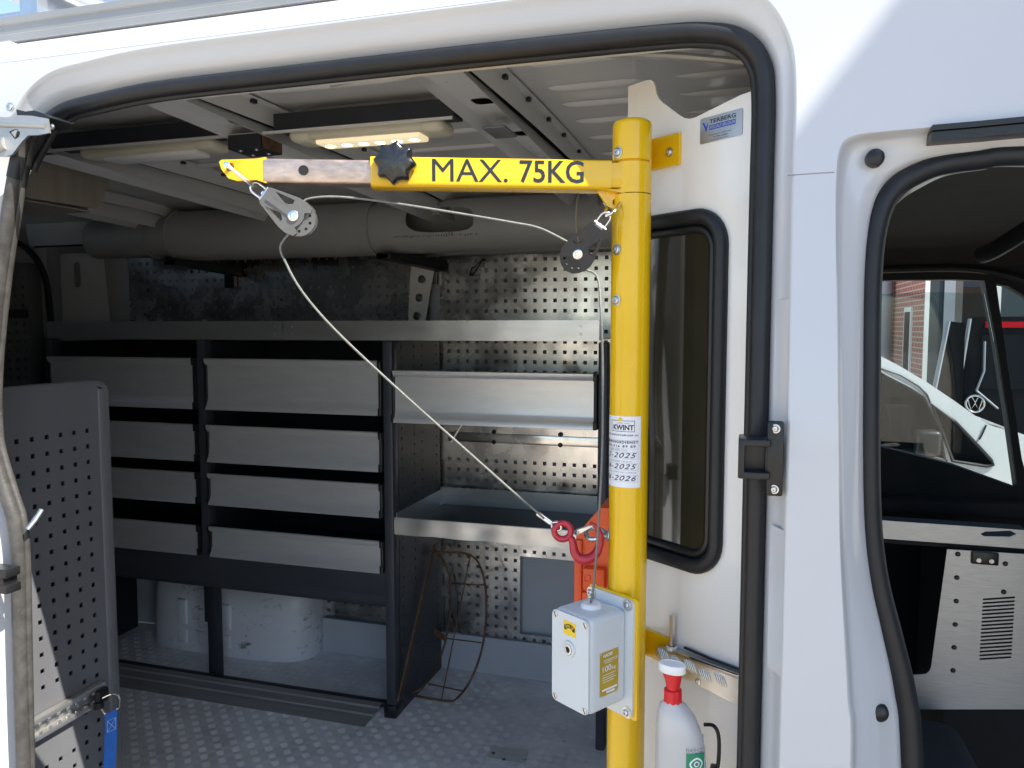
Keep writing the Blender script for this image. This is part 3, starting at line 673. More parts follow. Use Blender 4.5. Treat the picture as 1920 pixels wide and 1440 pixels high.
# sloping kick board under the drawers
m = MB(); kp = [(2.556, 1.046), (2.562, .985), (2.575, .955), (2.578, .945), (2.573, .925), (2.585, .905), (2.60, .900), (2.66, .915)]
m.loft([[Vector((x, y, z)) for y, z in kp] for x in (-2.78, -1.258)], closed=False); m.build('kick_board', 'rack_grey', rack, 50)
m = MB(); m.box(-2.78, -1.258, 2.60, RY1-.02, 1.030, 1.036); m.build('bay_base', 'rack_dark', rack)
# bottom rail and sill strip
m = MB(); m.rbox(-2.78, -1.262, 2.605, 2.635, FLOOR+.001, FLOOR+.022, .005); m.build('bottom_rail', 'rack_dark', rack)
m = MB(); sp = [(2.604, .522), (2.575, .520), (2.57, .514), (2.53, .512), (2.525, .506), (2.468, .5045), (2.455, .5025), (2.455, .5008)]
m.loft([[Vector((x, y, z)) for y, z in sp] for x in (-2.75, -1.30)] , closed=False); m.build('sill_strip', 'dark_strip', rack, 20)
# shelf tray of the right bay
m = MB(); m.box(-1.216, -.475, RY0+.006, RY1-.01, 1.206, 1.209); tr_ = m.build('shelf_tray', 'aluminium', rack)
dented(-1.217, -.474, RY0-.001, 1.196, 1.258, .0028, seed=11).build('tray_front', 'aluminium', tr_, 60)
m = MB(); m.box(-1.214, -.476, RY1-.014, RY1-.011, 1.209, 1.285); m.box(-1.2155, -1.2125, RY0+.012, RY1-.016, 1.209, 1.272); m.build('tray_rim', 'aluminium', tr_)
m = MB(); m.box(-1.205, -.48, RY0+.015, RY1-.02, 1.2095, 1.214); m.build('tray_mat', 'rubber', tr_)
m = MB(); m.cyl((-1.13, 2.90, 1.49), (-1.06, 2.90, 1.60), .005, n=8); m.build('gas_strut', 'zinc', rack)

# ================================================================== STORAGE TUBE
tube = thing('storage_tube', 'long grey plastic pipe slung under the far roof edge', 'pipe', (-1.5, 2.83, 2.34))
TY, TZ, TR = 2.82, 2.335, .101
def tube_shell(x0, x1, r, cut=None, n=72, nx=40):
    m = MB(); idx = {}
    for i in range(nx+1):
        for k in range(n):
            a = 2*math.pi*k/n; m.v.append(Vector((x0+(x1-x0)*i/nx, TY-r*math.cos(a), TZ+r*math.sin(a))))
    for i in range(nx):
        for k in range(n):
            x = x0+(x1-x0)*(i+.5)/nx; a = 360*(k+.5)/n
            if cut and cut(x, a if a < 180 else a-360): continue
            m.f.append((i*n+k, i*n+(k+1) % n, (i+1)*n+(k+1) % n, (i+1)*n+k))
    return m
cutp = rrect(-1.305, -1.02, 2.0, 46, 0.001, 1)
def cut(x, a):
    cx, ca = (x+1.105)/.135, (a-9)/29
    return abs(cx)**3.2 + abs(ca)**3.2 < 1
hole_ = [(-1.105+.135*math.copysign(abs(math.cos(t))**.62, math.cos(t))-.012*math.sin(t), 9+29*math.copysign(abs(math.sin(t))**.62, math.sin(t))) for t in (2*math.pi*k/40 for k in range(40))]
hole_ = [(x, a/100) for x, a in hole_]
stn = [(-1.39+.0735*i, (-175+5*j)/100) for i in range(14) for j in range(71)]
stn = [p for p in stn if not inside(p, hole_) and not any((p[0]-q[0])**2+(p[1]-q[1])**2 < .0004 for q in hole_)]
m = MB(); m.plate([(-1.40, -1.8)]+[(-1.40, -1.8+.05*k) for k in range(1, 72)]+[(-1.40, 1.8), (-.42, 1.8)]+[(-.42, 1.8-.05*k) for k in range(1, 72)]+[(-.42, -1.8)], [hole_], lambda x, a, d: Vector((x, TY-(TR-d)*math.cos(R(a*100)), TZ+(TR-d)*math.sin(R(a*100)))), .004, steiner=stn)
m.build('front_section', 'pvc', tube, 40)
tube_shell(-2.33, -1.402, TR+.004, None).build('middle_section', 'pvc', tube, 60)
tube_shell(-2.78, -2.335, TR-.018, None).build('rear_section', 'pvc', tube, 60)
for x, r in ((-1.40, TR+.006), (-.585, TR+.0025), (-2.33, TR+.006), (-2.46, TR-.012)):
    m = MB(); m.tube([Vector((x, TY-r*math.cos(2*math.pi*k/48), TZ+r*math.sin(2*math.pi*k/48))) for k in range(48)], .0032, 6, True); m.build('joint_ring', 'pvc' if x != -.585 else 'lamp_cream', tube)
m = MB(); m.cyl((-2.77, TY, TZ), (-2.76, TY, TZ), TR-.02, n=32); m.build('end_disc', 'dark_inside', tube); m = MB(); m.cyl((-.435, TY, TZ), (-.425, TY, TZ), TR-.002, n=32); m.build('end_disc', 'dark_inside', tube)
m = MB(); rnd = random.Random(3)
for k in range(34):
    x = -1.30+.0105*k; a = R(-30 + (2 if k % 7 else 0)); w = rnd.choice((.002, .004, .005)); h = .006 if k not in (21, 22, 23) else .013
    r = TR+.0005; m.add([(x, TY-r*math.cos(a), TZ+r*math.sin(a)), (x+w, TY-r*math.cos(a), TZ+r*math.sin(a)), (x+w, TY-r*math.cos(a+h/r), TZ+r*math.sin(a+h/r)), (x, TY-r*math.cos(a+h/r), TZ+r*math.sin(a+h/r))], [(0, 1, 2, 3)])
m.build('printed_marks', 'pvc_print', tube)
for x in (-1.33, -2.30):
    m = MB(); m.rbox(x-.03, x+.03, TY-.11, WY-.002, TZ-.128, TZ-.108, .003); m.rbox(x+.05, x+.10, 2.99, WY-.002, TZ-.21, TZ-.10, .003)
    m.add([(x-.02, TY-.11, TZ-.125), (x+.10, 3.0, TZ-.16), (x+.10, 3.0, TZ-.11), (x-.02, TY-.11, TZ-.105), (x+.02, TY-.11, TZ-.125), (x+.14, 3.0, TZ-.16), (x+.14, 3.0, TZ-.11), (x+.02, TY-.11, TZ-.105)],
          [(0, 1, 2, 3), (7, 6, 5, 4), (0, 4, 5, 1), (3, 2, 6, 7), (0, 3, 7, 4), (1, 5, 6, 2)])
    m.build('support_arm', 'black_plastic', tube)

# ================================================================== ALUMINIUM LOCKER under the rear of the roof
lk = thing('aluminium_locker', 'plain aluminium tray box under the roof beside the unlit lamp', 'box', (-2.0, 1.8, 2.3))
LXf = -1.92
def lkp(u, v): p = PX(u, v, LXf); return (p.y, p.z)
m = MB(); m.plate([lkp(5, 277), lkp(65, 290), lkp(130, 303), lkp(205, 319), lkp(205, 355), lkp(196, 357), lkp(195, 372), lkp(180, 391), lkp(110, 380), lkp(0, 362)], [], lambda a, b, d: Vector((LXf-d, a, b)), .003); m.build('face_sheet', 'locker_sheet', lk)
m = MB(); m.box(-2.25, LXf-.004, 1.66, 1.93, 2.298, 2.302); m.box(-2.25, LXf-.004, 1.92, 1.924, 2.3025, 2.42); m.build('tray_sheet', 'locker_sheet', lk)
m = MB(); rnd = random.Random(9)
for k in range(7):
    y, z = lkp(138+7*k, 314+1.2*k); m.box(LXf+.0002, LXf+.0006, y, y+rnd.choice((.002, .010, .002)), z-.001-.004*(k % 2), z+.002)
m.build('pen_marks', 'ink', lk)

# ================================================================== CEILING LAMPS
def lamp(x0, x1, y, z, label, lit):
    t = thing('ceiling_lamp', label, 'lamp', ((x0+x1)/2, y, z+.02))
    m = MB(); m.rbox(x0, x1, y-.035, y+.045, z, z+.03, .010, 3); m.build('housing', 'inner_paint' if 0 else 'lamp_cream', t)
    for a, b in ((x0-.035, x0+.03), (x1-.03, x1+.035)):
        m = MB(); m.rbox(a, b, y-.038, y+.048, z-.004, z+.031, .018, 4); m.build('end_cap', 'lamp_cream', t)
    m = MB(); m.rbox(x0+.03, x1-.03, y-.018, y+.042, z-.010, z+.004, .005, 2); ln = m.build('lens', 'lamp_lens' if lit else 'white_plastic', t)
    if lit:
        for k in range(6):
            q = MB(); x = x0+.055+(x1-x0-.11)*k/5; q.lathe([(0, .002), (.011, .001), (.014, 0)], (x, y+.012, z-.0095), (0, 0, -1), 12); q.build('led', 'led', ln)
    return t
lamp(-1.03, -.70, 1.70, 2.395, 'lit ceiling lamp with a row of warm glowing spots', True)
lamp(-1.66, -1.31, 1.70, 2.395, 'unlit cream ceiling lamp near the aluminium locker', False)

# ================================================================== END PANEL behind the doorway with lashing rail
ep = thing('end_panel', 'grey perforated steel end panel with folded edge beside the doorway', 'panel', (-1.5, 1.38, FLOOR))
EX = -1.5
m = MB()
def skE(u, v):
    z = FLOOR+v
    if u > .285: return 1
    if z > 1.735: return 1
    if .985 < z < 1.125 and u < .2: return 1
    return 0
perforated(m, .20+.105, 1.315, 7, 34, .0375, .0105, .026, .02, lambda u, v, d: Vector((EX-d, 1.20+u, FLOOR+.002+v)), skE); m.build('sheet', 'grey_steel_sheet', ep, 0)
m = MB(); fp = [(1.505, 0), (1.508, .003), (1.535, .003), (1.541, -.003), (1.541, -.03)]
m.loft([[Vector((EX+dx, y, z)) for y, dx in fp] for z in (FLOOR+.002, 1.80)], closed=False)
for k in range(3): m.box(EX+.003, EX+.0045, 1.512+.009*k, 1.513+.009*k, FLOOR+.01, 1.2)
m.build('folded_edge', 'grey_steel_sheet', ep, 50)
m = MB(); m.tube([(EX-.006, 1.20, 1.815), (EX-.006, 1.50, 1.815), (EX-.006, 1.525, 1.808), (EX-.006, 1.535, 1.79)], .0085, 8); m.build('top_edge', 'grey_steel_sheet', ep)
m = MB(); m.box(EX-.20, EX-.012, 1.21, 1.53, 1.60, 1.61); m.box(EX-.02, EX-.008, 1.21, 1.215, FLOOR+.002, 1.8); m.box(EX-.022, EX-.02, 1.2, 1.53, FLOOR+.002, 1.8); m.build('backing_sheet', 'rack_dark', ep)
rl = thing('lashing_rail', 'aluminium lashing rail with round notches on the grey end panel', 'rail', (EX+.01, 1.37, 1.06))
m = MB(); y0, y1 = 1.23, 1.478
m.box(EX+.0045, EX+.007, y0, y1, 1.036, 1.088)
for a, b in ((1.036, 1.050), (1.074, 1.088)): m.rbox(EX+.0068, EX+.019, y0, y1, a, b, .004, 2)
m.build('channel', 'aluminium', rl)
m = MB()
for k in range(10): m.rbox(EX+.0145, EX+.0185, y0+.0125+k*.025-.0045, y0+.0125+k*.025+.0045, 1.0485, 1.0548, .001); m.rbox(EX+.0145, EX+.0185, y0+.0125+k*.025-.0045, y0+.0125+k*.025+.0045, 1.0692, 1.0755, .001)
m.build('notch_teeth', 'aluminium', rl)
st_ = thing('blue_strap', 'blue webbing strap hanging from a steel ring on the lashing rail', 'strap', (EX+.03, 1.47, 1.0))
m = MB(); m.rbox(EX+.016, EX+.032, 1.440, 1.475, 1.044, 1.078, .006, 3); m.cyl((EX+.024, 1.447, 1.036), (EX+.024, 1.447, 1.05), .012, n=14); m.build('rail_fitting', 'black_plastic', st_)
m = MB(); m.tube(catmull([(EX+.03, 1.452, 1.058), (EX+.045, 1.468, 1.063), (EX+.052, 1.482, 1.05), (EX+.05, 1.482, 1.025), (EX+.045, 1.468, 1.018), (EX+.04, 1.450, 1.022), (EX+.033, 1.445, 1.035)], 5), .0022, 8); m.build('ring', 'stainless', st_)
m = MB(); A, B = [], []
for k in range(15):
    t = k/14; z = 1.022-.44*t; y = 1.462-.055*t-.02*t*t; x = EX+.045+.006*math.sin(t*5)
    A.append(Vector((x-.004, y-.0145, z))); B.append(Vector((x+.004, y+.0145, z)))
m.loft([A, B], closed=False); m.loft([[p+Vector((.0018, -.0004, 0)) for p in A], [p+Vector((.0018, -.0004, 0)) for p in B]], closed=False); wb = m.build('webbing', 'blue_webbing', st_, 60)
m = MB()
def wp(u, v): t = v; z = 1.022-.44*t; y = 1.462-.055*t-.02*t*t; x = EX+.045+.006*math.sin(t*5); return Vector((x+.0026+u*.004, y+u*.0145, z))
for a, b in (((-.7, .04), (.7, .04)), ((-.7, .10), (.7, .10)), ((-.7, .04), (-.7, .10)), ((.7, .04), (.7, .10)), ((-.7, .04), (.7, .10)), ((.7, .04), (-.7, .10))): m.tube([wp(*a), wp(*b)], .0006, 4)
m.build('stitching', 'stitch', wb)
# ================================================================== BULKHEAD WING (angled panel with narrow window)
BD = Vector((-.8, .6, 0)); B0 = Vector((0, 1.15, 0)); BN = Vector((-.6, -.8, 0))     # along, origin, face normal
def bw(t, z, d=0): return B0 + BD*t + Vector((0, 0, z)) - BN*d
bulk = thing('bulkhead', 'white cab partition with a narrow rubber framed window behind the yellow post', 'partition', (-.1, 1.3, FLOOR))
outl = [(-.05, FLOOR), (.265, FLOOR), (.265, 2.28), (.2424, 2.29), (.2424, 2.3393), (.205, 2.3393), (.193, 2.3375), (.187, 2.333), (.183, 2.325), (.180, 2.313), (.174, 2.303), (.166, 2.296), (.135, 2.272), (.122, 2.2635), (.112, 2.2605), (.100, 2.2605), (.02, 2.274), (-.05, 2.277)]
WX0, WX1, WZ0, WZ1 = .050, .238, 1.588, 2.110
m = MB(); m.plate(outl, [rrect(WX0, WX1, WZ0, WZ1, .045, 8)], lambda a, b, d: bw(a, b, d), .004); wing = m.build('wing_panel', 'white_panel', bulk, 30)
m = MB(); m.box(-.2030, -.1975, 1.385, 3.045, FLOOR+.001, 2.28); m.build('main_panel', 'white_panel', bulk)
m = MB(); m.tube([bw(a, b, -.003) for a, b in rrect(WX0-.004, WX1+.004, WZ0-.004, WZ1+.004, .046, 8)], .0115, 10, True); sl = m.build('window_seal', 'rubber', bulk, 60)
m = MB(); m.tube([bw(a, b, .000) for a, b in rrect(WX0+.014, WX1-.014, WZ0+.014, WZ1-.014, .032, 8)], .006, 8, True); m.build('inner_bead', 'black_plastic', sl, 60)
m = MB(); m.plate(rrect(WX0, WX1, WZ0, WZ1, .045, 8), [], lambda a, b, d: bw(a, b, .004+d), .003); m.build('pane', 'scratched_pane', bulk)
# maker's tag
tg = MB(); tg.plate(rrect(.0157, .0905, 2.2185, 2.2550, .002, 2), [], lambda a, b, d: bw(a, b, -.0015+d), .0013)
TG = tg.build('maker_tag', 'tag_silver', bulk)
def tagf(u, v, d): return bw(.0905-u, 2.2185+v, -.0017-d)
m = MB(); lettering(m, 'TERBERG', .017, .0262, .047, .0062, tagf, .022); lettering(m, 'Ossenring 33, 3600 Genk', .016, .0085, .041, .0026, tagf); lettering(m, 'Tel. 089-623800', .024, .0050, .026, .0022, tagf); lettering(m, 'www.terbergspecials.be', .020, .0015, .032, .0019, tagf); m.build('lettering', 'ink', TG, 0)
m = MB(); q = [(.0165, .0172), (.0635, .0172), (.0635, .0242), (.0165, .0242)]; m.add([tagf(u, v, 0) for u, v in q], [(0, 1, 2, 3)])
m.add([tagf(u, v, 0) for u, v in ((.004, .030), (.0075, .030), (.011, .022), (.0095, .0195))], [(0, 1, 2, 3)]); m.add([tagf(u, v, 0) for u, v in ((.0085, .0195), (.0145, .0285), (.0155, .0285), (.0115, .0155))], [(0, 1, 2, 3)]); m.build('blue_band', 'ink_blue', TG, 0)
m = MB(); lettering(m, 'SPECIALS BELGIUM', .0178, .0185, .0445, .0044, lambda u, v, d: tagf(u, v, .0002), .02); lettering(m, 'Carrosserie en inbouw op maat', .0165, .0135, .045, .0022, tagf); m.build('lettering', 'tag_silver', TG, 0)

# ================================================================== YELLOW CRANE
PC = Vector((-.17, 1.18, 0)); PR = .0292
crane = thing('swing_crane', 'yellow steel post crane with swing arm marked MAX. 75KG', 'crane', (PC.x, PC.y, FLOOR))
m = MB(); m.lathe([(.04, FLOOR), (PR, FLOOR+.001), (PR, 2.1445)], PC, (0, 0, 1), 40); post = m.build('post', 'yellow_paint', crane, 40)
m = MB(); m.rbox(PC.x-.07, PC.x+.05, PC.y-.06, PC.y+.05, FLOOR, FLOOR+.008, .002); m.build('foot_plate', 'yellow_paint', crane)
m = MB(); m.lathe([(PR-.004, 2.1445), (PR-.004, 2.1455), (PR, 2.1460), (PR, 2.1905), (PR-.001, 2.1915), (PR-.004, 2.192), (PR-.004, 2.193)], PC, (0, 0, 1), 40); hub = m.build('swivel_collar', 'yellow_paint', crane, 40)
m = MB(); m.lathe([(PR-.004, 2.1928), (PR-.001, 2.1935), (PR, 2.1945), (PR, 2.246), (PR-.002, 2.251), (PR-.006, 2.2535), (.012, 2.2545), (0, 2.2545)], PC, (0, 0, 1), 40); cap = m.build('top_collar', 'yellow_paint', crane, 40)
AA = R(21); AD = Vector((-math.cos(AA), -math.sin(AA), 0)); AN = Vector((math.sin(AA), -math.cos(AA), 0))   # along arm, facing the viewer
A0 = Vector((-.17, 1.155, 0)) - AN*.021            # axis of the arm tube
Marm = frame(A0, AD, (0, 0, 1), -AN)               # local x along arm, y into van, z up
def sq_tube(x0, x1, s, z, r, mname, nm, par, holes=()):
    m = MB(); pr = [(a, b+z) for a, b in rrect(-s, s, -s, s, r, 4)]
    m.loft([[Vector((x, a, b)) for a, b in pr] for x in (x0, x1)], M=Marm); n = len(pr)
    m.add([(x0, a, b) for a, b in pr], [tuple(range(n))], Marm); m.add([(x1, a, b) for a, b in pr], [tuple(reversed(range(n)))], Marm)
    o = m.build(nm, mname, par, 40); fix_normals(o); return o
arm = sq_tube(.026, .3735, .0215, 2.1712, .006, 'yellow_paint', 'arm', crane)
ext = sq_tube(.374, .524, .0172, 2.1708, .004, 'bare_tube', 'extension_tube', crane)
m = MB(); m.lathe([(0, .0004), (.0062, .0004)], Marm @ Vector((.468, -.0172, 2.1715)), AN, 20); m.lathe([(.0062, .0004), (.0068, .0008), (.0072, .0002)], Marm @ Vector((.468, -.0172, 2.1715)), AN, 20); m.build('pin_hole', 'dark_inside', ext)
# root of the arm: gusset around the collar, shackle lug
m = MB(); m.rbox(-.004, .05, -.0200, .0195, 2.1520, 2.1900, .006, 2, Marm); m.add([Marm @ Vector(v) for v in ((.034, -.0214, 2.150), (-.018, -.018, 2.150), (-.018, .02, 2.150), (.034, .02, 2.150), (.0, -.02, 2.143), (.0, .018, 2.143))], [(0, 1, 4), (1, 2, 5, 4), (3, 0, 4, 5), (2, 3, 5)]); m.build('arm_root', 'yellow_paint', crane, 30)
m = MB(); m.plate([(.045, 2.1495), (.008, 2.1495), (-.012, 2.105), (-.006, 2.100), (.010, 2.118), (.030, 2.128)], [circle(.0165, 2.1335, .0055, 12)], lambda a, b, d: Marm @ Vector((a, -.008+d, b)), .006); m.build('lug', 'yellow_paint', crane, 30)
# arm tip: cranked flat with eye
m = MB(); m.plate([(.520, 2.1895), (.534, 2.187), (.5826, 2.1855), (.586, 2.1825), (.583, 2.172), (.574, 2.160), (.562, 2.1565), (.534, 2.1575), (.520, 2.1530)], [circle(.5715, 2.1755, .006, 14)], lambda a, b, d: Marm @ Vector((a, -.0165+d+(.004 if a > .54 else 0), b)), .010); m.build('arm_tip', 'yellow_paint', crane, 30)
# knob: star grip
KC = Marm @ Vector((.3375, -.0225, 2.1805))
m = MB(); pts = []
def star(r0, amp, n=56): return [(r0+amp*math.cos(7*2*math.pi*k/n))*1 for k in range(n)]
KM = frame(KC, -AD, (0, 0, 1), -AN); loops = []
def scal(a): return .0312 - .0062*math.sqrt(math.sin(4*a+.4)**2+.02)
for (d, s_) in ((0, .93), (-.003, 1.0), (-.012, 1.01), (-.017, 1.0), (-.020, .95), (-.022, .86), (-.0235, .6), (-.0245, .3), (-.0246, .02)):
    loops.append([Vector((scal(a)*s_*math.cos(a), d, scal(a)*s_*math.sin(a))) for a in (2*math.pi*k/96 for k in range(96))])
m.loft(loops, M=KM); kn = m.build('star_knob', 'knob_black', crane, 60); fix_normals(kn)
m = MB(); m.cyl(KC-AN*.0005, KC+AN*.002, .012, n=18); m.build('clamp_nut', 'zinc', kn)
# lettering on the arm
def af(u, v, d): return Marm @ Vector((.2862-u, -.0219-d, 2.1565+v))
m = MB(); lettering(m, 'MAX.', 0, .0010, .1085, .0325, af, 0); lettering(m, '75KG', .1255, .0010, .0935, .0325, af, .014); m.build('lettering', 'letter_black', arm, 0)
# screws down the post and brackets to the bulkhead
vdir = (Vector((0, 0, 0))-PC); vdir.z = 0; vdir.normalize()
for u, v in ((1159, 286), (1157, 468), (1156, 563)):
    p = PV(u, v, (PC.x, PC.y-PR*.75), (1, 0)); a = math.asin(max(-.97, min(.97, (p.x-PC.x)/PR))); d = Vector((math.sin(a), -math.cos(a), 0))
    q = MB(); bolt(q, PC+d*(PR-.0005)+Vector((0, 0, p.z)), d, .0062, .0045); q.build('screw', 'zinc', cap if v < 300 else post)
for z0, z1 in ((2.196, 2.243), (1.412, 1.456)):
    m = MB(); a, b = (.127, .200); pts = [(a, z0), (b, z0-.001), (b, z1+.001), (a, z1)]
    m.plate([(a, z0), (b, z0), (b, z1), (a, z1)], [], lambda a, b, d: bw(a, b, -.0065+d), .006)
    p0 = bw(.186, 0, -.0065); m.add([(p0.x, p0.y, z0), (PC.x+.022, PC.y+.008, z0), (PC.x+.022, PC.y+.008, z1), (p0.x, p0.y, z1)], [(0, 1, 2, 3)])
    br = m.build('wall_bracket', 'yellow_paint', crane, 30)
    q = MB(); bolt(q, bw(.1455, (z0+z1)/2-.003, -.0066), BN, .0055, .004); q.build('screw', 'zinc', br)
# inspection sticker wrapped round the post
SZ0, SZ1 = None, None
pt = PY(1180, 781, PC.y-PR); pb_ = PY(1180, 915, PC.y-PR); SZ1, SZ0 = pt.z, pb_.z; SH_ = SZ1-SZ0
ang0 = math.atan2(0-PC.x, -(0-PC.y))     # direction to the viewer, measured from -Y
def cylf(u, v, d): a = ang0 + u/PR; r = PR+.0004+d; return PC + Vector((math.sin(a)*r, -math.cos(a)*r, SZ0+v))
UR = PR*math.asin(min(.95, ((PY(1206, 850, PC.y).x-PC.x)/PR)))+.0
UR = .0185; UL = -.055
m = MB(); n = 24; m.loft([[cylf(UL+(UR-UL)*k/n, v, 0) for k in range(n+1)] for v in (0, SH_*.5, SH_)], closed=False); stk = m.build('inspection_sticker', 'label_white', post, 60)
S = SH_/134.0          # metres per picture unit of the sticker's height
def box_line(mb, u0, u1, v0, v1, w):
    for a, b, c, d in ((u0, u1, v0, v0+w), (u0, u1, v1-w, v1), (u0, u0+w, v0, v1), (u1-w, u1, v0, v1)):
        k = 8; mb.loft([[cylf(a+(b-a)*i/k, z, .0003) for i in range(k+1)] for z in (c, d)], closed=False)
tx = lambda u, v, d: cylf(u, v, .0003)
m = MB(); lettering(m, 'KWINT', -.0255, 108*S, .0325, 10*S, tx, .03); box_line(m, -.030, .0085, 105*S, 126*S, .0007)
lettering(m, 'WWW.KWINTGROEP.NL', -.048, 97*S, .063, 3.2*S, tx, .02, 0, 1.2); lettering(m, 'KEURINGSDIENST', -.046, 83*S, .0600, 5.2*S, tx, .03, 0, 1.25); lettering(m, '030-316 89 89', -.042, 75.5*S, .052, 4.6*S, tx, .02, 0, 1.25)
for z, s_ in ((56, '12-2025'), (35, '06-2025'), (13, '06-2026')): lettering(m, s_, -.046, z*S, .0575, 9.5*S, tx, .006, .35, 1.15)
m.build('lettering', 'ink', stk, 0)
m = MB(); box_line(m, -.050, .0145, 73*S, 89.5*S, .0003)
for z in (54, 33, 11): box_line(m, -.050, .0145, z*S, (z+12.5)*S, .0003)
m.build('print_frames', 'ink_grey', stk, 0); m = MB(); lettering(m, 'START VAN', -.019, 119.5*S, .019, 3*S, tx); lettering(m, 'BEPROEFD D.D.', -.034, 68.5*S, .032, 3.4*S, tx); lettering(m, 'LAATSTE INSPECTIE D.D.', -.046, 47.5*S, .051, 3.4*S, tx); lettering(m, 'VOLGENDE INSPECTIE UITERLIJK', -.048, 26.5*S, .060, 3.4*S, tx); m.build('small_print', 'ink_grey', stk, 0)
m = MB(); vs = [cylf(-.0135, 128*S, .0004)] + [cylf(-.0135+.0032*math.cos(a), 128*S+.0032*math.sin(a), .0004) for a in (2*math.pi*k/16 for k in range(16))]; m.add(vs, [(0, 1+k, 1+(k+1) % 16) for k in range(16)]); m.build('round_mark', 'label_yellow', stk, 0)
# eye bolt on the post
EB = PY(1143, 1008, PC.y-.012); ebz = EB.z
m = MB(); p0 = Vector((PC.x-PR+.001, PC.y-.004, ebz+.0015)); m.lathe([(.009, 0), (.009, .002), (.006, .004), (.0042, .006)], p0, (-1, -.12, 0), 16)
m.tube(catmull([p0+Vector((-.003, -.001, 0)), p0+Vector((-.012, -.010, -.003)), p0+Vector((-.025, -.016, -.004)), p0+Vector((-.034, -.008, -.001)), p0+Vector((-.036, .006, .003)), p0+Vector((-.028, .016, .005)), p0+Vector((-.014, .012, .004)), p0+Vector((-.005, .004, .001))], 5), .0036, 10); m.build('eye_bolt', 'zinc', crane, 60)

# ================================================================== HAND WINCH
wa = R(57); wex = Vector((math.sin(wa), -math.cos(wa), 0)); wen = Vector((-math.cos(wa), -math.sin(wa), 0))
WO = PC + wen*.034
Mw = frame(WO, wex, (0, 0, 1), -wen)      # local: x right, y into the post, z up
winch = thing('hand_winch', 'small light grey hand winch box bolted to the yellow post', 'winch', (WO.x, WO.y, 1.38))
m = MB(); m.plate(rrect(-.0485, .0500, 1.3640, 1.5490, .004, 3), [], lambda a, b, d: Mw @ Vector((a+.001, d, b)), .0045); m.build('mounting_plate', 'yellow_paint', winch, 30)
m = MB(); m.plate(rrect(-.0475, .0455, 1.3660, 1.5465, .008, 4), [], lambda a, b, d: Mw @ Vector((a, -.0042+d, b)), .004); m.build('base_flange', 'winch_grey', winch, 30)
m = MB(); m.rbox(-.0450, .0325, -.0810, -.0030, 1.3900, 1.5320, .009, 4, Mw); hs_ = m.build('housing', 'winch_grey', winch, 40)
m = MB(); m.plate(rrect(-.0440, .0315, 1.3915, 1.5310, .009, 5), [], lambda a, b, d: Mw @ Vector((a, -.0835+d, b)), .0030); lid = m.build('front_cover', 'winch_grey', winch, 40)
for a, b in ((-.037, 1.524), (.0245, 1.524), (-.037, 1.398), (.0245, 1.398)):
    q = MB(); p = Mw @ Vector((a, -.0836, b)); q.lathe([(.0046, 0), (.0044, .001), (0, .0011)], p, wen, 14); sc = q.build('cover_screw', 'zinc', lid)
    q = MB(); q.box(-.0042, .0042, -.0014, -.0002, -.0005, .0005, Mw @ Matrix.Translation((a, -.0838, b)) @ Matrix.Rotation(R(60), 4, 'Y')); q.build('slot', 'dark_inside', lid)
m = MB(); p = Mw @ Vector((-.0075, -.0836, 1.4795)); m.lathe([(.0125, 0), (.0125, .002), (.0118, .003), (.0085, .003), (.0083, .0012)], p, wen, 24); m.build('drive_boss', 'winch_grey', lid)
m = MB(); m.lathe([(.0083, .001), (.0080, .0036), (.0050, .0038), (.0042, .0030), (.0042, -.004), (0, -.004)], p, wen, 18); m.build('drive_socket', 'zinc', lid)
m = MB(); m.lathe([(0, .0031), (.0041, .0031)], p, wen, 6); m.build('hex_recess', 'dark_inside', lid)
for a, b in ((.035, 1.5385), (-.0395, 1.5385), (.036, 1.3745)):
    q = MB(); p = Mw @ Vector((a, -.0043, b)); q.lathe([(.0088, 0), (.0088, .0012), (.0062, .0012)], p, wen, 18); bolt(q, p+wen*.0011, wen, .0052, .005); q.build('bolt', 'zinc', winch)
m = MB(); p = Mw @ Vector((-.0085, -.0375, 1.5318)); m.lathe([(.016, 0), (.0155, .003), (.0125, .0058), (.008, .0062), (0, .005)], p, (0, 0, 1), 24); m.build('cable_gland', 'white_plastic', winch)
# direction label
def wf(u, v, d): return Mw @ Vector((-.0195+u, -.0838-d, 1.5000+v))
m = MB(); m.add([wf(0, 0, 0), wf(.0255, 0, 0), wf(.0255, .0205, 0), wf(0, .0205, 0)], [(0, 1, 2, 3)]); lb = m.build('direction_label', 'label_yellow', lid, 0)
m = MB()
def arc(r, a): return (.0128+r*math.sin(a), .0010+r*math.cos(a))
L_ = [arc(.0160, R(-42+84*k/14)) for k in range(15)]; L2 = [arc(.0098, R(-42+84*k/14)) for k in range(15)]
m.loft([[wf(*p, .0002) for p in L_], [wf(*p, .0002) for p in L2]], closed=False)
m.add([wf(*arc(.0174, R(40)), .0002), wf(*arc(.0084, R(40)), .0002), wf(*arc(.0125, R(60)), .0002), wf(*arc(.0174, R(-40)), .0002), wf(*arc(.0084, R(-40)), .0002), wf(*arc(.0125, R(-60)), .0002)], [(0, 1, 2), (3, 4, 5)]); m.build('arrow_band', 'ink', lb, 0)
m = MB()
for s_, a0, a1 in (('DOWN', -38, 6), ('UP', 16, 38)):
    vs, fs = text2d(s_, 1, .0042, .02); m.add([wf(*arc(.0108+b, R(a0+(a1-a0)*a)), .0004) for a, b in vs], fs)
m.build('lettering', 'label_yellow', lb, 0)
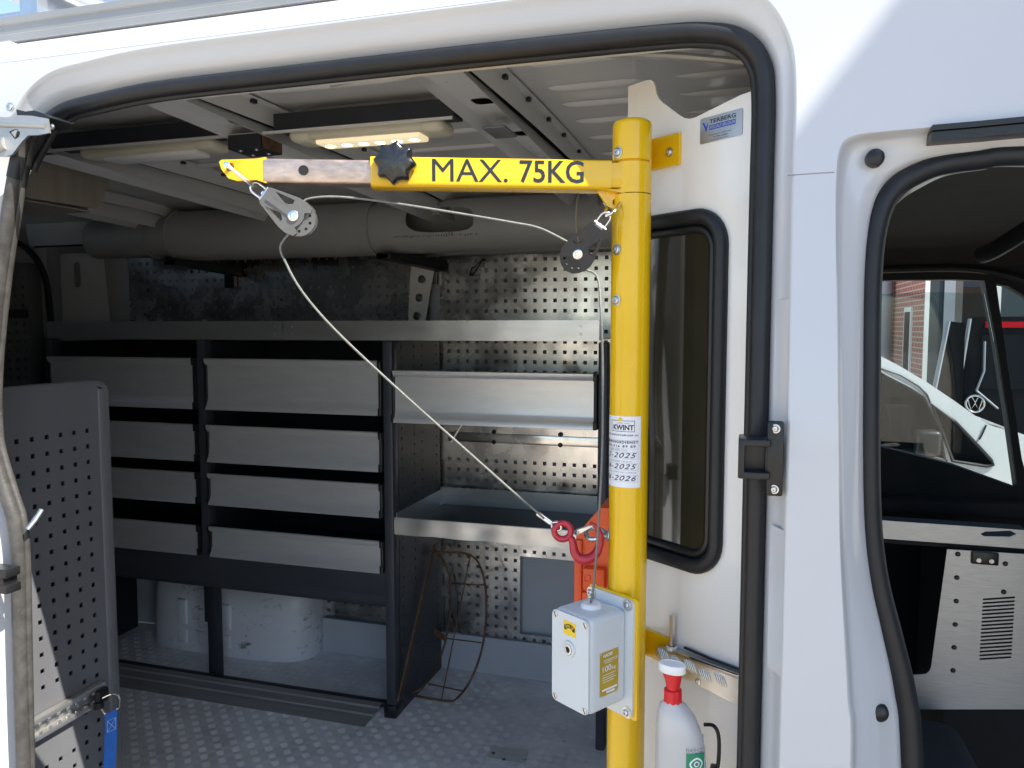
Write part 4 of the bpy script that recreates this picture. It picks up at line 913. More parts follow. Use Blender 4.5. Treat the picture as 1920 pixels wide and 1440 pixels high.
# rating plate on the side
def wsf(u, v, d): return Mw @ Vector((.0328+d, -.0610+u, 1.4130+v))
m = MB(); m.add([wsf(0, 0, 0), wsf(.040, 0, 0), wsf(.040, .066, 0), wsf(0, .066, 0)], [(0, 1, 2, 3)]); rp = m.build('rating_plate', 'brass_plate', winch, 0)
m = MB(); f2 = lambda u, v, d: wsf(u, v, .0003)
lettering(m, 'HADEF', .007, .058, .020, .0048, f2, .03); lettering(m, '100', .006, .036, .018, .0090, f2, .01); lettering(m, 'kg', .0255, .0355, .008, .0065, f2, .01); lettering(m, 'CE', .030, .050, .007, .004, f2)
for k, (a, b) in enumerate(((.008, .030), (.008, .028), (.010, .024))): m.box(0, 0, 0, 0, 0, 0) if 0 else m.add([wsf(a, .053-k*.0022, .0003), wsf(b, .053-k*.0022, .0003), wsf(b, .0537-k*.0022, .0003), wsf(a, .0537-k*.0022, .0003)], [(0, 1, 2, 3)])
for k in range(4): m.add([wsf(.006, .031-k*.0035, .0003), wsf(.034-.004*(k % 2), .031-k*.0035, .0003), wsf(.034-.004*(k % 2), .0318-k*.0035, .0003), wsf(.006, .0318-k*.0035, .0003)], [(0, 1, 2, 3)])
m.add([wsf(.005, .0075, .0003), wsf(.037, .0075, .0003), wsf(.037, .0105, .0003), wsf(.005, .0105, .0003)], [(0, 1, 2, 3)]); m.add([wsf(.014, .0028, .0003), wsf(.032, .0028, .0003), wsf(.032, .0060, .0003), wsf(.014, .0060, .0003)], [(0, 1, 2, 3)]); m.build('lettering', 'label_white', rp, 0)
for u in (.002, .038):
    for v in (.002, .064): q = MB(); q.lathe([(0, .001), (.0015, .0006), (.0018, 0)], wsf(u, v, 0), wex, 8); q.build('rivet', 'zinc', rp)

# ================================================================== PULLEY BLOCKS
def pulley(centre, axis_img, name_label, cheek_mat, tilt, scale=1.):
    """axis_img: unit (right, up) from sheave centre to the head; block lies roughly across the line of sight"""
    rt = Vector((_rt.x, _rt.y, 0)).normalized(); upv = Vector((0, 0, 1)); fw = Vector((_fh[0], _fh[1], 0))
    a = (rt*axis_img[0] + upv*axis_img[1]).normalized(); b = fw.cross(a).normalized()
    M = frame(centre, b, a, a.cross(b)) @ Matrix.Rotation(tilt, 4, 'X') @ Matrix.Scale(scale, 4)
    t = thing('pulley_block', name_label, 'pulley', centre)
    ch = [(-.012, .049), (-.0135, .044), (-.0235, .004), (-.0245, -.004), (-.017, -.0185), (-.0125, -.0195), (-.0135, -.006), (-.011, -.0115), (0, -.014), (.011, -.0115), (.0135, -.006), (.0125, -.0195), (.017, -.0185), (.0245, -.004), (.0235, .004), (.0135, .044), (.012, .049)]
    ch = [(-.0115, .049), (-.014, .046), (-.0255, .006), (-.0265, -.006), (-.0235, -.0175), (-.0175, -.0195), (-.012, -.0125), (-.006, -.0155), (0, -.0162), (.006, -.0155), (.012, -.0125), (.0175, -.0195), (.0235, -.0175), (.0265, -.006), (.0255, .006), (.014, .046), (.0115, .049)]
    ho = [[(-.013, .038), (-.0065, .016), (-.0135, .008), (-.019, .009)], [(.013, .038), (.019, .009), (.0135, .008), (.0065, .016)]]
    for y in (-.0105, .0075):
        m = MB(); m.plate(ch, ho, lambda p, q, d: Vector((p, y+d, q)), .003, M=M); m.build('cheek', cheek_mat, t, 30)
    m = MB(); m.plate([(-.0045, .043), (-.0045, .004), (.0045, .004), (.0045, .043)], [], lambda p, q, d: Vector((p, -.0122+d, q)), .002, M=M); m.build('rib', cheek_mat, t)
    m = MB(); m.box(-.011, .011, -.0075, .0075, .040, .048, M); m.build('spacer', cheek_mat, t)
    m = MB(); ho = [circle(.0165*math.cos(k*math.pi/5), .0165*math.sin(k*math.pi/5), .0022, 8) for k in range(10)]
    off = -.010
    m.plate(circle(0, off, .0235, 36), [[(p, q+off) for p, q in h] for h in ho], lambda p, q, d: Vector((p, -.0065+d, q)), .003, M=M); m.plate(circle(0, off, .0235, 36), [[(p, q+off) for p, q in h] for h in ho], lambda p, q, d: Vector((p, .0035+d, q)), .003, M=M); m.plate(circle(0, off, .0195, 30), [[(p, q+off) for p, q in h] for h in ho], lambda p, q, d: Vector((p, -.0036+d, q)), .0072, M=M); m.build('sheave', cheek_mat, t, 30)
    m = MB(); m.lathe([(.0078, 0), (.0078, .0018), (.0066, .0026), (.0045, .0026), (.004, .0012), (.002, .0012), (.0018, .0028), (0, .0028)], (0, -.0105, -.002), (0, -1, 0), 20, M); m.build('axle_bolt', 'stainless', t)
    m = MB(); m.cyl((-.006, 0, .051), (.006, 0, .051), .0045, n=12, M=M); m.cyl((0, 0, .046), (0, 0, .056), .0036, n=12, M=M); m.rbox(-.0075, .0075, -.004, .004, .0475, .0495, .001, M=M); m.build('head_fitting', 'stainless', t)
    m = MB(); m.tube(catmull([M @ Vector(p) for p in ((-.0075, -.002, .052), (-.0078, -.001, .060), (-.0072, 0, .069), (-.003, 0, .074), (.003, 0, .074), (.0072, 0, .069), (.0078, -.001, .060), (.0075, -.002, .052))], 4), .0019*scale, 8); m.cyl((-.0105, -.002, .0525), (.0115, -.002, .0525), .0022, n=10, M=M); m.build('small_shackle', 'stainless', t, 60)
    return t, M
AP = (A0.x, A0.y); ADt = (AD.x, AD.y)
c1 = PV(552, 405, (A0 + AN*.012)[:2], ADt)
p1, M1 = pulley(c1, Vector((-66, 48)).normalized(), 'black pulley block, coloured sunlit grey, hanging from the tip of the crane arm', 'block_sunlit_grey', R(0), 1.0)
c2 = PV(1086, 474, (A0 + AN*.010)[:2], ADt)
p2, M2 = pulley(c2, Vector((34, 46)).normalized(), 'black pulley block hanging from the root of the crane arm', 'block_black', R(14), .95)
def big_shackle(P, a, b, w, parent, pin=True, r=.0026):
    """bow shackle: bow bottom at a, pin at b"""
    a, b = Vector(a), Vector(b); z = (b-a); L = z.length; z.normalize(); x = Vector(w).normalized()
    pts = [b+x*.0105, b+x*.0108-z*.004, b+x*.0105-z*L*.45, b+x*.009-z*L*.8, b+x*.004-z*L*.98, b-x*.004-z*L*.98, b-x*.009-z*L*.8, b-x*.0105-z*L*.45, b-x*.0108-z*.004, b-x*.0105]
    m = MB(); m.tube(catmull(pts, 4), r, 10); m.cyl(b-x*.016, b+x*.014, .0028, n=12); m.lathe([(.0048, 0), (.0048, .004), (.003, .0045)], b+x*.0085, x, 12); m.lathe([(.0046, 0), (.0046, .004), (.003, .0045)], b-x*.0085, -x, 12); m.rbox(-.001, .008, -.0035, .0035, -.0012, .0012, .001, M=frame(b-x*.015, -x, z)); return m.build('shackle', 'stainless', parent, 60)
big_shackle(None, M1 @ Vector((0, 0, .071)), Marm @ Vector((.5715, -.016, 2.1755)), AN, p1)
big_shackle(None, M2 @ Vector((0, 0, .071)), Marm @ Vector((.0165, -.005, 2.1335)), Vector((.88, -.47, .05)), p2)
for o_, b_ in ((p1, 0),): pass

# ================================================================== WIRE ROPE and HOOK
HP = Vector((PC.x-PR, PC.y-.012, 0))
rope = thing('wire_rope', 'thin steel wire rope running from the winch over both pulleys to the red hook', 'cable', (WO.x, WO.y, 1.54))
g0 = Mw @ Vector((-.0085, -.0375, 1.537))
def hookpt(u, v): return PV(u, v, (HP.x, HP.y-.004), (1, .30))
pv2 = lambda u, v, o=0: PV(u, v, (A0 + AN*(.010+o))[:2], ADt)
pth = [g0, g0*.75+hookpt(1128, 1000)*.25+Vector((0, 0, 0)), hookpt(1128, 1000)+Vector((0, -.035, 0)), PV(1129, 850, (HP.x, HP.y-.035), (1, .30)), PV(1130, 700, (HP.x, HP.y-.04), (1, .3)), PV(1127, 590, (HP.x, HP.y-.045), (1, .3)), pv2(1120, 520), *[M2 @ Vector((.0205*math.cos(R(a)), 0, -.010+.0205*math.sin(R(a)))) for a in (-15, 20, 50, 80, 110, 135)]]
pth += [pv2(u, v) for u, v in ((1015, 429), (960, 417), (860, 400), (740, 381), (660, 371), (610, 369), (575, 374))]
pth += [M1 @ Vector((.0205*math.cos(R(a)), 0, -.010+.0205*math.sin(R(a)))) for a in (35, 60, 90, 120, 150, 175)]
h0 = hookpt(1050, 986); e0 = PV(527, 460, (A0 + AN*.012)[:2], ADt)
low = [(526, 462), (537, 495), (562, 540), (600, 588), (650, 640), (727, 712), (800, 778), (880, 849), (960, 920), (1000, 954), (1020, 972)]
for i, (u, v) in enumerate(low):
    t = i/(len(low)-1); y0 = c1.y+(h0.y-c1.y)*max(0, (u-527)/(1030-527)); pth.append(PY(u, v, y0))
m = MB(); m.tube(catmull(pth, 6), .0018, 8); rp_ = m.build('rope', 'wire_rope', rope, 60)
fa, fb = PY(1008, 962, h0.y+.001), PY(1034, 981, h0.y)
m = MB(); m.cyl(fa, fb, .0042, n=12); m.build('ferrule', 'stainless', rope)
lpa = PY(1034, 981, h0.y); lpc = PY(1050, 990, h0.y)
m = MB(); dd = (lpc-lpa); nn = dd.cross(Vector((0, 0, 1))).normalized(); oo = dd.cross(nn).normalized()
for off_ in (-.0022, .0022): m.tube(catmull([lpa, lpa+dd*.4+oo*.006+nn*off_, lpa+dd*.9+oo*.005+nn*off_, lpa+dd*1.15+nn*off_, lpa+dd*.9-oo*.005+nn*off_, lpa+dd*.4-oo*.006+nn*off_, lpa], 4), .0018, 8)
m.build('thimble', 'stainless', rope, 60)
hook = thing('safety_hook', 'red forged hook with latch clipped to the eye bolt on the yellow post', 'hook', tuple(hookpt(1090, 1052)))
hp = lambda u, v: hookpt(u, v)
ec = (1055, 996)
m = MB(); m.tube([hp(ec[0]+15.5*math.cos(2*math.pi*k/24), ec[1]-15.0*math.sin(2*math.pi*k/24)) for k in range(24)], .0050, 12, True)
pts = [(1066, 1006), (1072, 1012), (1075, 1022), (1077, 1034), (1083, 1044), (1093, 1049), (1106, 1047), (1117, 1039), (1123, 1027), (1126, 1012), (1124, 1000), (1119, 990), (1113, 984), (1107, 981)]
rad = [.0042, .0058, .0062, .0068, .0075, .0080, .0080, .0075, .0068, .0060, .0052, .0042, .0034, .0026]
cp = catmull([hp(*p) for p in pts], 4); rr = []
for i in range(len(pts)-1): rr += [rad[i]+(rad[i+1]-rad[i])*k/4 for k in range(4)]
m.tube(cp, rr+[rad[-1]], 12); m.build('hook_body', 'red_paint', hook, 60)
m = MB(); la, lb2 = hp(1083, 997), hp(1112, 985); w = Vector((0, -.0055, 0))
for s_ in (1, -1): m.add([la+w*s_+Vector((0, 0, .004)), la+w*s_-Vector((0, 0, .004)), lb2+w*s_*.8-Vector((0, 0, .0012)), lb2+w*s_*.8+Vector((0, 0, .0015))], [(0, 1, 2, 3)])
m.add([la+w+Vector((0, 0, .004)), la-w+Vector((0, 0, .004)), lb2-w*.8+Vector((0, 0, .0015)), lb2+w*.8+Vector((0, 0, .0015))], [(0, 1, 2, 3)]); m.lathe([(.004, -.007), (.004, .007)], la, (0, 1, 0), 12); m.lathe([(.0026, -.0082), (.0026, .0082)], la, (0, 1, 0), 12); m.build('safety_latch', 'zinc', hook, 30)

# ================================================================== TREAD PLATE SHELF, CRANK, BOTTLE on the bulkhead
ta = thing('tread_plate_bar', 'aluminium tread plate bracket screwed to the white partition', 'bracket', tuple(bw(.07, 1.41)))
m = MB(); m.plate([(-.03, 1.4545), (.137, 1.4460), (.146, 1.4420), (.150, 1.434), (.148, 1.426), (.142, 1.4205), (.125, 1.4180), (.1, 1.4105), (-.03, 1.415)], [], lambda a, b, d: bw(a, b, -.018+d), .0025)
m.plate([(-.03, 1.450), (.12, 1.444), (.12, 1.441), (-.03, 1.447)], [], lambda a, b, d: bw(a, b, -.018+d), .017); m.plate([(.088, 1.4095), (.095, 1.4185), (.12, 1.4185), (-.03, 1.4225), (-.03, 1.4035)], [], lambda a, b, d: bw(a, b, -.0145+d), .0145); m.build('bar', 'aluminium', ta, 30)
m = MB()
for k, (t0, z0) in enumerate(((.131, 1.433), (.105, 1.4305), (.077, 1.434), (.049, 1.430), (.021, 1.434))):
    for j in range(5):
        tt = t0+.0042*(j-2); m.tube([bw(tt+.004, z0+.0095-.0012*abs(j-2), -.0185), bw(tt+.0005, z0+.002, -.0192), bw(tt-.004, z0-.0095+.001*abs(j-2), -.0185)], [.0004, .0011, .0004], 6)
m.build('tread_bars', 'stainless', ta, 60)
q = MB(); q.lathe([(.005, 0), (.0048, .001), (.0025, .0014), (.0018, .0005), (0, .0005)], bw(.062, 1.4155, -.0182), BN, 14); q.build('rivet', 'zinc', ta); q = MB(); q.lathe([(.005, 0), (.0045, .001), (0, .001)], bw(.146, 1.431, -.0065), BN, 12); q.build('rivet', 'zinc', ta)
cr = thing('crank_handle', 'grey steel hex crank standing in the tread plate bracket', 'crank', tuple(bw(.121, 1.44)))
m = MB(); m.cyl(bw(.1205, 1.4435, -.012), bw(.1205, 1.4985, -.012), .0045, n=6); m.build('hex_shaft', 'zinc', cr, 20)
m = MB(); m.lathe([(.009, 0), (.009, .005), (.006, .006)], bw(.1205, 1.4440, -.012), (0, 0, 1), 14); m.build('shaft_collar', 'winch_grey', cr)
m = MB(); m.tube([bw(.1, 1.4525, -.006), bw(.05, 1.4515, -.004), bw(-.02, 1.4545, -.004)], .0022, 8); m.tube([bw(.078, 1.4475, -.0195), bw(.03, 1.4505, -.0195), bw(-.01, 1.4535, -.0195)], .0012, 6); m.build('crank_rod', 'black_plastic', cr)
bt = thing('eyewash_bottle', 'translucent eyewash bottle with red neck and white cap hung on the white partition', 'bottle', (-.07, 1.09, 1.2))
BC = PY(1276, 1420, 1.085); BX, BY = BC.x, 1.085
bM = Matrix.Translation((BX, BY, 0)) @ Matrix.Rotation(R(-12), 4, 'Z')
def oval(rx, ry, z, dx=0, n=32): return [bM @ Vector((dx+rx*math.cos(2*math.pi*k/n), ry*math.sin(2*math.pi*k/n), z)) for k in range(n)]
m = MB(); m.loft([oval(.0345, .024, 1.20), oval(.036, .026, 1.205), oval(.036, .026, 1.335, 0), oval(.0352, .026, 1.36, -.001), oval(.032, .025, 1.385, -.004), oval(.027, .023, 1.403, -.0075), oval(.020, .019, 1.4155, -.0115), oval(.0125, .0125, 1.4215, -.0125), oval(.0115, .0115, 1.43, -.0125)]); body = m.build('bottle_body', 'bottle_plastic', bt, 60); fix_normals(body)
NX = -.0125
m = MB(); m.loft([oval(.0122, .0122, 1.4185, NX, 10), oval(.0130, .0130, 1.4195, NX, 10), oval(.0130, .0130, 1.4375, NX, 10), oval(.0118, .0118, 1.4392, NX, 10), oval(.0105, .0105, 1.4395, NX, 10)]); m.build('neck_ring', 'red_plastic', bt, 20)
m = MB(); m.loft([oval(.0095, .0095, 1.4385, NX), oval(.0098, .0098, 1.444, NX), oval(.0115, .0100, 1.452, NX), oval(.0142, .0105, 1.4605, NX-.001), oval(.0150, .0108, 1.465, NX-.001)]); m.build('spout', 'red_plastic', bt, 60)
capx = NX-.0015
m = MB(); m.loft([oval(.0188, .0125, 1.4640, capx), oval(.0196, .0132, 1.4648, capx), oval(.0196, .0132, 1.4745, capx), oval(.0188, .0126, 1.4760, capx), oval(.0170, .0110, 1.4763, capx), oval(.0166, .0106, 1.4755, capx), oval(.003, .002, 1.4755, capx), oval(.0001, .0001, 1.4755, capx)]); m.build('cap', 'white_plastic', bt, 50)
def ovp(a, z, d): return bM @ Vector(((.036+d)*math.cos(a), -(.026+d)*math.sin(a), z))
def labf(u, v, d): return ovp(R(66)-u/.031, 1.299+v, .0004+d)
def strip(mb, u0, u1, v0, v1, d, n=10): mb.loft([[labf(u0+(u1-u0)*k/n, v, d) for k in range(n+1)] for v in (v0, v1)], closed=False)
LU0, LU1 = .000, .0275
m = MB(); strip(m, LU0, LU1, 0, .064, 0); gl = m.build('green_label', 'green_label', bt, 60)
m = MB(); lettering(m, 'BARKOS', LU0, .066, .027, .0055, lambda u, v, d: labf(u, v, .0003)); m.build('lettering', 'ink_grey', gl, 0)
m = MB(); n = 24
O1 = [(LU0+.0138+.0098*math.cos(a), .049+.0098*math.sin(a)*(1-.25*abs(math.cos(a)))) for a in (2*math.pi*k/n for k in range(n))]; O2 = [(LU0+.0138+(p-LU0-.0138)*.78, .049+(q-.049)*.72) for p, q in O1]
m.loft([[labf(p, q, .0003) for p, q in O1], [labf(p, q, .0003) for p, q in O2]]); 
for r0, r1 in ((.0042, .0026),): m.loft([[labf(LU0+.0138+r*math.cos(2*math.pi*k/16), .049+r*math.sin(2*math.pi*k/16), .0003) for k in range(16)] for r in (r0, r1)])
for i in range(5):
    for j in range(4): strip(m, LU0+.006+.0035*i+.001*j, LU0+.0078+.0035*i+.001*j, .034-.004*j, .036-.004*j, .0003, 2)
m.build('eye_symbol', 'label_white', gl, 0)
m = MB(); pA = bM @ Vector((.030, .012, 1.392)); m.tube(catmull([pA, pA+Vector((.012, .008, -.004)), pA+Vector((.019, .010, -.018)), pA+Vector((.020, .012, -.05)), pA+Vector((.017, .014, -.075)), pA+Vector((.010, .016, -.09)), pA+Vector((.006, .02, -.14))], 5), .0028, 8); m.rbox(BX+.040, BX+.052, BY+.012, BY+.03, 1.305, 1.325, .003); m.build('holder_strap', 'black_plastic', bt, 60)
m = MB(); m.box(BX-.02, BX+.03, BY+.028, BY+.040, 1.18, 1.36); m.rbox(BX-.04, BX+.04, BY-.027, BY+.03, 1.185, 1.198, .003); m.build('holder', 'white_panel', bt)

# ================================================================== ORANGE CASE
oc = thing('orange_case', 'orange plastic case fixed to the partition behind the yellow post', 'case', (-.29, 1.6, 1.2))
m = MB(); m.plate([(-.336, 1.20), (-.2045, 1.20), (-.2045, 1.575), (-.285, 1.575), (-.336, 1.512)], [], lambda a, b, d: Vector((a, 1.58+d, b)), .15); m.build('case_body', 'orange_plastic', oc, 20)
m = MB(); m.rbox(-.339, -.322, 1.572, 1.585, 1.20, 1.505, .003); m.build('edge_rib', 'orange_plastic', oc)
m = MB(); m.rbox(-.318, -.272, 1.560, 1.585, 1.405, 1.450, .004); lt = m.build('latch', 'orange_plastic', oc)
m = MB(); m.tube([(p, 1.5595, q) for p, q in rrect(-.314, -.302, 1.423, 1.436, .003, 3)], .0012, 6, True); m.build('latch_ring', 'orange_plastic', lt)
m = MB(); m.rbox(-.322, -.255, 1.572, 1.583, 1.30, 1.395, .004); m.build('panel_step', 'orange_plastic', oc)
m = MB(); m.box(-.2045, -.2035, 1.6, 1.7, 1.25, 1.5); m.build('back_plate', 'orange_plastic', oc)

# ================================================================== RUSTY WIRE FRAME leaning on the rack side
wfm = thing('hose_hanger', 'rusty curved wire hose frame leaning against the rack side', 'frame', (-1.1, 2.7, FLOOR))
def fp_(u, v, Y): return PY(u, v, Y)
a_top, a_bot = PX(814, 1022, -1.203), PX(748, 1312, -1.203)
m = MB(); d_ = (a_bot-a_top); m.add([p+Vector((dx, dy, 0)) for p in (a_top, a_bot) for dx, dy in ((-.003, -.012), (.003, -.012), (.003, .012), (-.003, .012))], [(0, 1, 2, 3), (7, 6, 5, 4), (0, 4, 5, 1), (1, 5, 6, 2), (2, 6, 7, 3), (3, 7, 4, 0)]); m.build('flat_bar', 'rust', wfm, 30)
fr = [PY(812, 1035, 2.88), PY(880, 1040, 2.92), PY(905, 1075, 2.90), PY(912, 1140, 2.87), PY(905, 1210, 2.82), PY(885, 1270, 2.72), PZ(858, 1308, FLOOR+.005), PZ(838, 1314, FLOOR+.005), PZ(750, 1300, FLOOR+.008)]
m = MB(); m.tube(catmull(fr, 6), .0046, 8); m.build('outer_hoop', 'rust', wfm, 60)
bk = [PY(815, 1030, 2.90), PY(838, 1065, 2.985), PY(846, 1120, 2.985), PY(838, 1190, 2.95), PY(818, 1250, 2.85), PY(790, 1290, 2.70), PZ(758, 1304, FLOOR+.006)]
m = MB(); m.tube(catmull(bk, 6), .0046, 8); m.build('inner_hoop', 'rust', wfm, 60)
for a, b in (((848, 1094, 2.98), (909, 1097, 2.885)), ((837, 1197, 2.94), (902, 1205, 2.82)), ((803, 1282, 2.74), (870, 1296, 2.665))):
    m = MB(); m.tube([PY(*a), PY(*b)], .003, 6); m.build('cross_wire', 'rust', wfm)
m = MB(); m.tube([PY(882, 1042, 2.92), PZ(828, 1310, FLOOR+.006)], .003, 6); m.build('long_wire', 'rust', wfm)
m = MB(); a, b = PY(783, 1165, 2.86), PY(832, 1196, 2.95); m.add([a+Vector((0, 0, .014)), b+Vector((0, 0, .012)), b-Vector((0, 0, .012)), a-Vector((0, 0, .014)), a+Vector((.003, .004, .014)), b+Vector((.003, .004, .012)), b+Vector((.003, .004, -.012)), a+Vector((.003, .004, -.014))], [(0, 1, 2, 3), (7, 6, 5, 4), (0, 4, 5, 1), (3, 2, 6, 7)]); m.build('web_plate', 'rust', wfm)
# loose plate on the floor
lp = [PZ(u, v, FLOOR+.003) for u, v in ((922, 1400), (990, 1410), (982, 1433), (912, 1421))]
lpc_ = sum(lp, Vector())/4
tag(MB().add([Vector((p.x, p.y, FLOOR+.0018)) for p in lp]+[Vector((p.x, p.y, FLOOR+.0045+(.006 if i == 1 else 0))) for i, p in enumerate(lp)], [(3, 2, 1, 0), (4, 5, 6, 7), (0, 1, 5, 4), (1, 2, 6, 5), (2, 3, 7, 6), (3, 0, 4, 7)]).build('loose_plate', 'drawer_aluminium', smooth=0, origin=tuple(lpc_)), 'small bent aluminium plate lying loose on the tread floor', 'plate')
lpo = bpy.data.objects['loose_plate']
for u, v in ((925, 1412), (945, 1424), (983, 1424)):
    q = MB(); c = PZ(u, v, FLOOR+.0048); q.lathe([(0, .0012), (.006, .0012), (.0065, 0)], c, (0, 0, 1), 10); q.build('rivet_hole', 'rust', lpo)

# ================================================================== LEFT DOOR EDGE: roller arm and edge strips
ra = thing('roller_arm', 'pressed steel roller arm of the sliding door at the doorway corner', 'hinge arm', tuple(PY(40, 250, 1.03)))
AY = 1.025
pa = lambda u, v, y=AY: PY(u, v, y)
def pl_img(pts, holes, y, th, bulge=0):
    m = MB(); o2 = [(pa(u, v).x, pa(u, v).z) for u, v in pts]; h2 = [[(pa(u, v).x, pa(u, v).z) for u, v in h] for h in holes]
    m.plate(o2, h2, lambda a, b, d: Vector((a, y+d, b)), th); return m
m = pl_img([(-60, 215), (12, 220), (35, 216), (60, 217), (88, 222), (92, 249), (72, 253), (52, 254), (42, 264), (22, 290), (12, 293), (-60, 293)], [[(17, 247), (24, 243), (33, 242), (38, 248), (36, 256), (28, 262)]], AY, .004); m.build('arm_plate', 'pressed_zinc', ra, 30)
m = MB(); m.tube([pa(-60, 232, AY+.001), pa(20, 234, AY+.001), pa(86, 236, AY+.001)], .0052, 10); m.build('arm_swage', 'pressed_zinc', ra, 60)
m = MB(); m.cyl(pa(-20, 285, AY+.004), pa(14, 270, AY+.004), .012, n=16); m.build('arm_boss', 'pressed_zinc', ra)
m = MB(); q = [pa(u, v, 1.10) for u, v in ((88, 222), (105, 226), (120, 224), (140, 231), (149, 237), (146, 243), (125, 247), (92, 249))]; m.plate([(p.x, p.z) for p in q], [], lambda a, b, d: Vector((a, 1.04+d, b)), .05); m.build('roller_carriage', 'black_plastic', ra, 30)
p = PY(130, 222, 1.12); m = MB(); m.cyl((p.x, 1.12, p.z-.010), (p.x, 1.12, p.z+.010), .006, n=12); m.build('roller', 'zinc', ra)
p = PY(98, 238, 1.04); m = MB(); bolt(m, (p.x, 1.0398, p.z), (0, -1, 0), .004, .003); m.build('bolt', 'zinc', ra)
es = thing('door_edge_strip', 'pair of worn grey rubber strips with black tape along the door edge', 'strip', tuple(PY(25, 700, 1.03)))
LB1 = [(47, 250), (40, 274), (33, 305), (25, 347), (18, 388), (12, 430), (4, 480), (-6, 560), (-14, 650), (-20, 720), (-20, 780), (-16, 830), (-4, 880), (12, 930), (26, 975), (33, 1030), (35, 1100), (38, 1250), (44, 1440), (46, 1560)]
LB2 = [(60, 250), (55, 274), (50, 305), (41, 347), (35, 388), (28, 430), (21, 472), (10, 560), (1, 650), (-3, 720), (-3, 780), (1, 830), (14, 880), (30, 930), (43, 972), (49, 1030), (51, 1100), (54, 1250), (58, 1440), (60, 1560)]
for off, mt_, r_ in ((0, 'old_rubber', .0118), (19, 'old_rubber', .0070)):
    P_ = [PY(u, v, 1.050+.012*(off > 0)) for u, v in (LB2 if off else LB1)]
    m = MB(); m.tube(catmull(P_, 5), r_, 10); s1 = m.build('strip', mt_, es, 60)
    a, b = (PY(36, 292, 1.050), PY(27, 334, 1.050)) if not off else (PY(49, 309, 1.062), PY(40, 350, 1.062))
    m = MB(); m.tube([a, (a+b)/2, b], r_+.0008, 12); m.build('black_tape', 'rubber', s1)
m = MB(); a, b = PY(62, 985, 1.06), PY(78, 955, 1.085)
m.tube([PY(52, 992, 1.052), PY(66, 975, 1.062), PY(79, 955, 1.072)], [.0048, .0050, .0046], 10); tag(m.build('guide_pin', 'stainless', origin=tuple(a)), 'bright steel guide pin sticking out of the doorway seal', 'pin')
p = PY(6, 1092, 1.0); m = MB()
for dz in (.014, -.014): m.rbox(p.x-.04, p.x+.006, 1.0, 1.03, p.z+dz-.008, p.z+dz+.008, .003)
m.rbox(p.x-.04, p.x-.002, 1.002, 1.03, p.z-.022, p.z+.022, .003); tag(m.build('door_catch', 'black_plastic', origin=tuple(p)), 'black plastic door catch on the rear doorway pillar', 'catch')
p = PY(31, 205, 1.05); m = MB(); bolt(m, (p.x, p.y-.012, p.z), (.1, -1, 0), .006, .004); m.build('pillar_screw', 'zinc', van)

# ================================================================== ROOF RACK
rr_ = thing('roof_rack', 'silver aluminium roof rack with cross bars on the van roof', 'roof rack', (-1.5, 1.2, 2.46))
m = MB(); rp2 = [(1.118, 2.458), (1.118, 2.474), (1.121, 2.476), (1.121, 2.492), (1.118, 2.494), (1.118, 2.505), (1.145, 2.505), (1.145, 2.458)]
m.loft([[Vector((x, y+.018, z+.008)) for x in (-2.9, .7)] for y, z in rp2+[rp2[0]]], closed=False); m.build('side_rail', 'anodised', rr_, 30)
for x in (-2.05, -1.256, -.35):
    m = MB(); pr = rrect(-.055, .055, 2.545, 2.58, .008, 3); m.loft([[Vector((x+a, y, b)) for a, b in pr] for y in (1.13, 3.0)]); n = len(pr); m.add([(x+a, 1.13, b) for a, b in pr], [tuple(range(n))]); cb_ = m.build('cross_bar', 'aluminium', rr_, 40)
    m = MB(); m.box(x-.02, x+.02, 1.138, 1.16, 2.513, 2.546); m.build('clamp', 'zinc', cb_)
for y in (1.62, 1.78):
    m = MB(); m.rbox(-2.9, .6, y-.3, y-.25, 2.5805, 2.615, .006, 2); m.build('load_rail', 'aluminium', rr_)
# ================================================================== CAB INTERIOR (parts of the van)
# far (driver's) door with window, headliner, floor
DY = 2.93
def dq(u, v): p = PY(u, v, DY); return (p.x, p.z)
win = [dq(1640, 527), dq(1700, 525), dq(1790, 524), dq(1846, 526), dq(1868, 640), dq(1890, 780), dq(1909, 916), dq(1790, 873), dq(1652, 838), dq(1640, 836)]
quarter = [dq(1868, 532), dq(1890, 536), dq(1925, 556), dq(2010, 640), dq(2080, 900), dq(1935, 930), dq(1916, 860), dq(1890, 690)]
x0w = .25
win[0] = (x0w, win[0][1]); win[-1] = (x0w, win[-1][1])
m = MB(); m.plate([(-.1, .6), (1.55, .6), (1.55, 2.2), (-.1, 2.2)], [win, quarter], lambda a, b, d: Vector((a, DY+d, b)), .06); m.build('driver_door', 'cab_trim', van, 30)
m = MB(); m.plate([(x0w-.02, .9), (1.5, .9), (1.5, 2.12), (x0w-.02, 2.12)], [], lambda a, b, d: Vector((a, DY+.062+d, b)), .003)
gq = MB(); top = [dq(1640, 548), dq(1750, 547), dq(1850, 550)]
gq.plate([(x0w+.002, win[0][1]-.05), top[1], top[2], (win[4][0]+.0, win[4][1]), (win[5][0], win[5][1]), win[6], win[7], win[8], (x0w+.002, win[9][1])], [], lambda a, b, d: Vector((a, DY+.025+d, b)), .003); gq.build('door_pane', 'clear_glass', van)
gq = MB(); gq.plate(quarter, [], lambda a, b, d: Vector((a, DY+.025+d, b)), .003); gq.build('quarter_pane', 'clear_glass', van)
m = MB(); m.rbox(.1, 1.4, DY-.10, DY-.001, 1.33, 1.375, .012, 3); m.build('armrest', 'cab_trim', van)
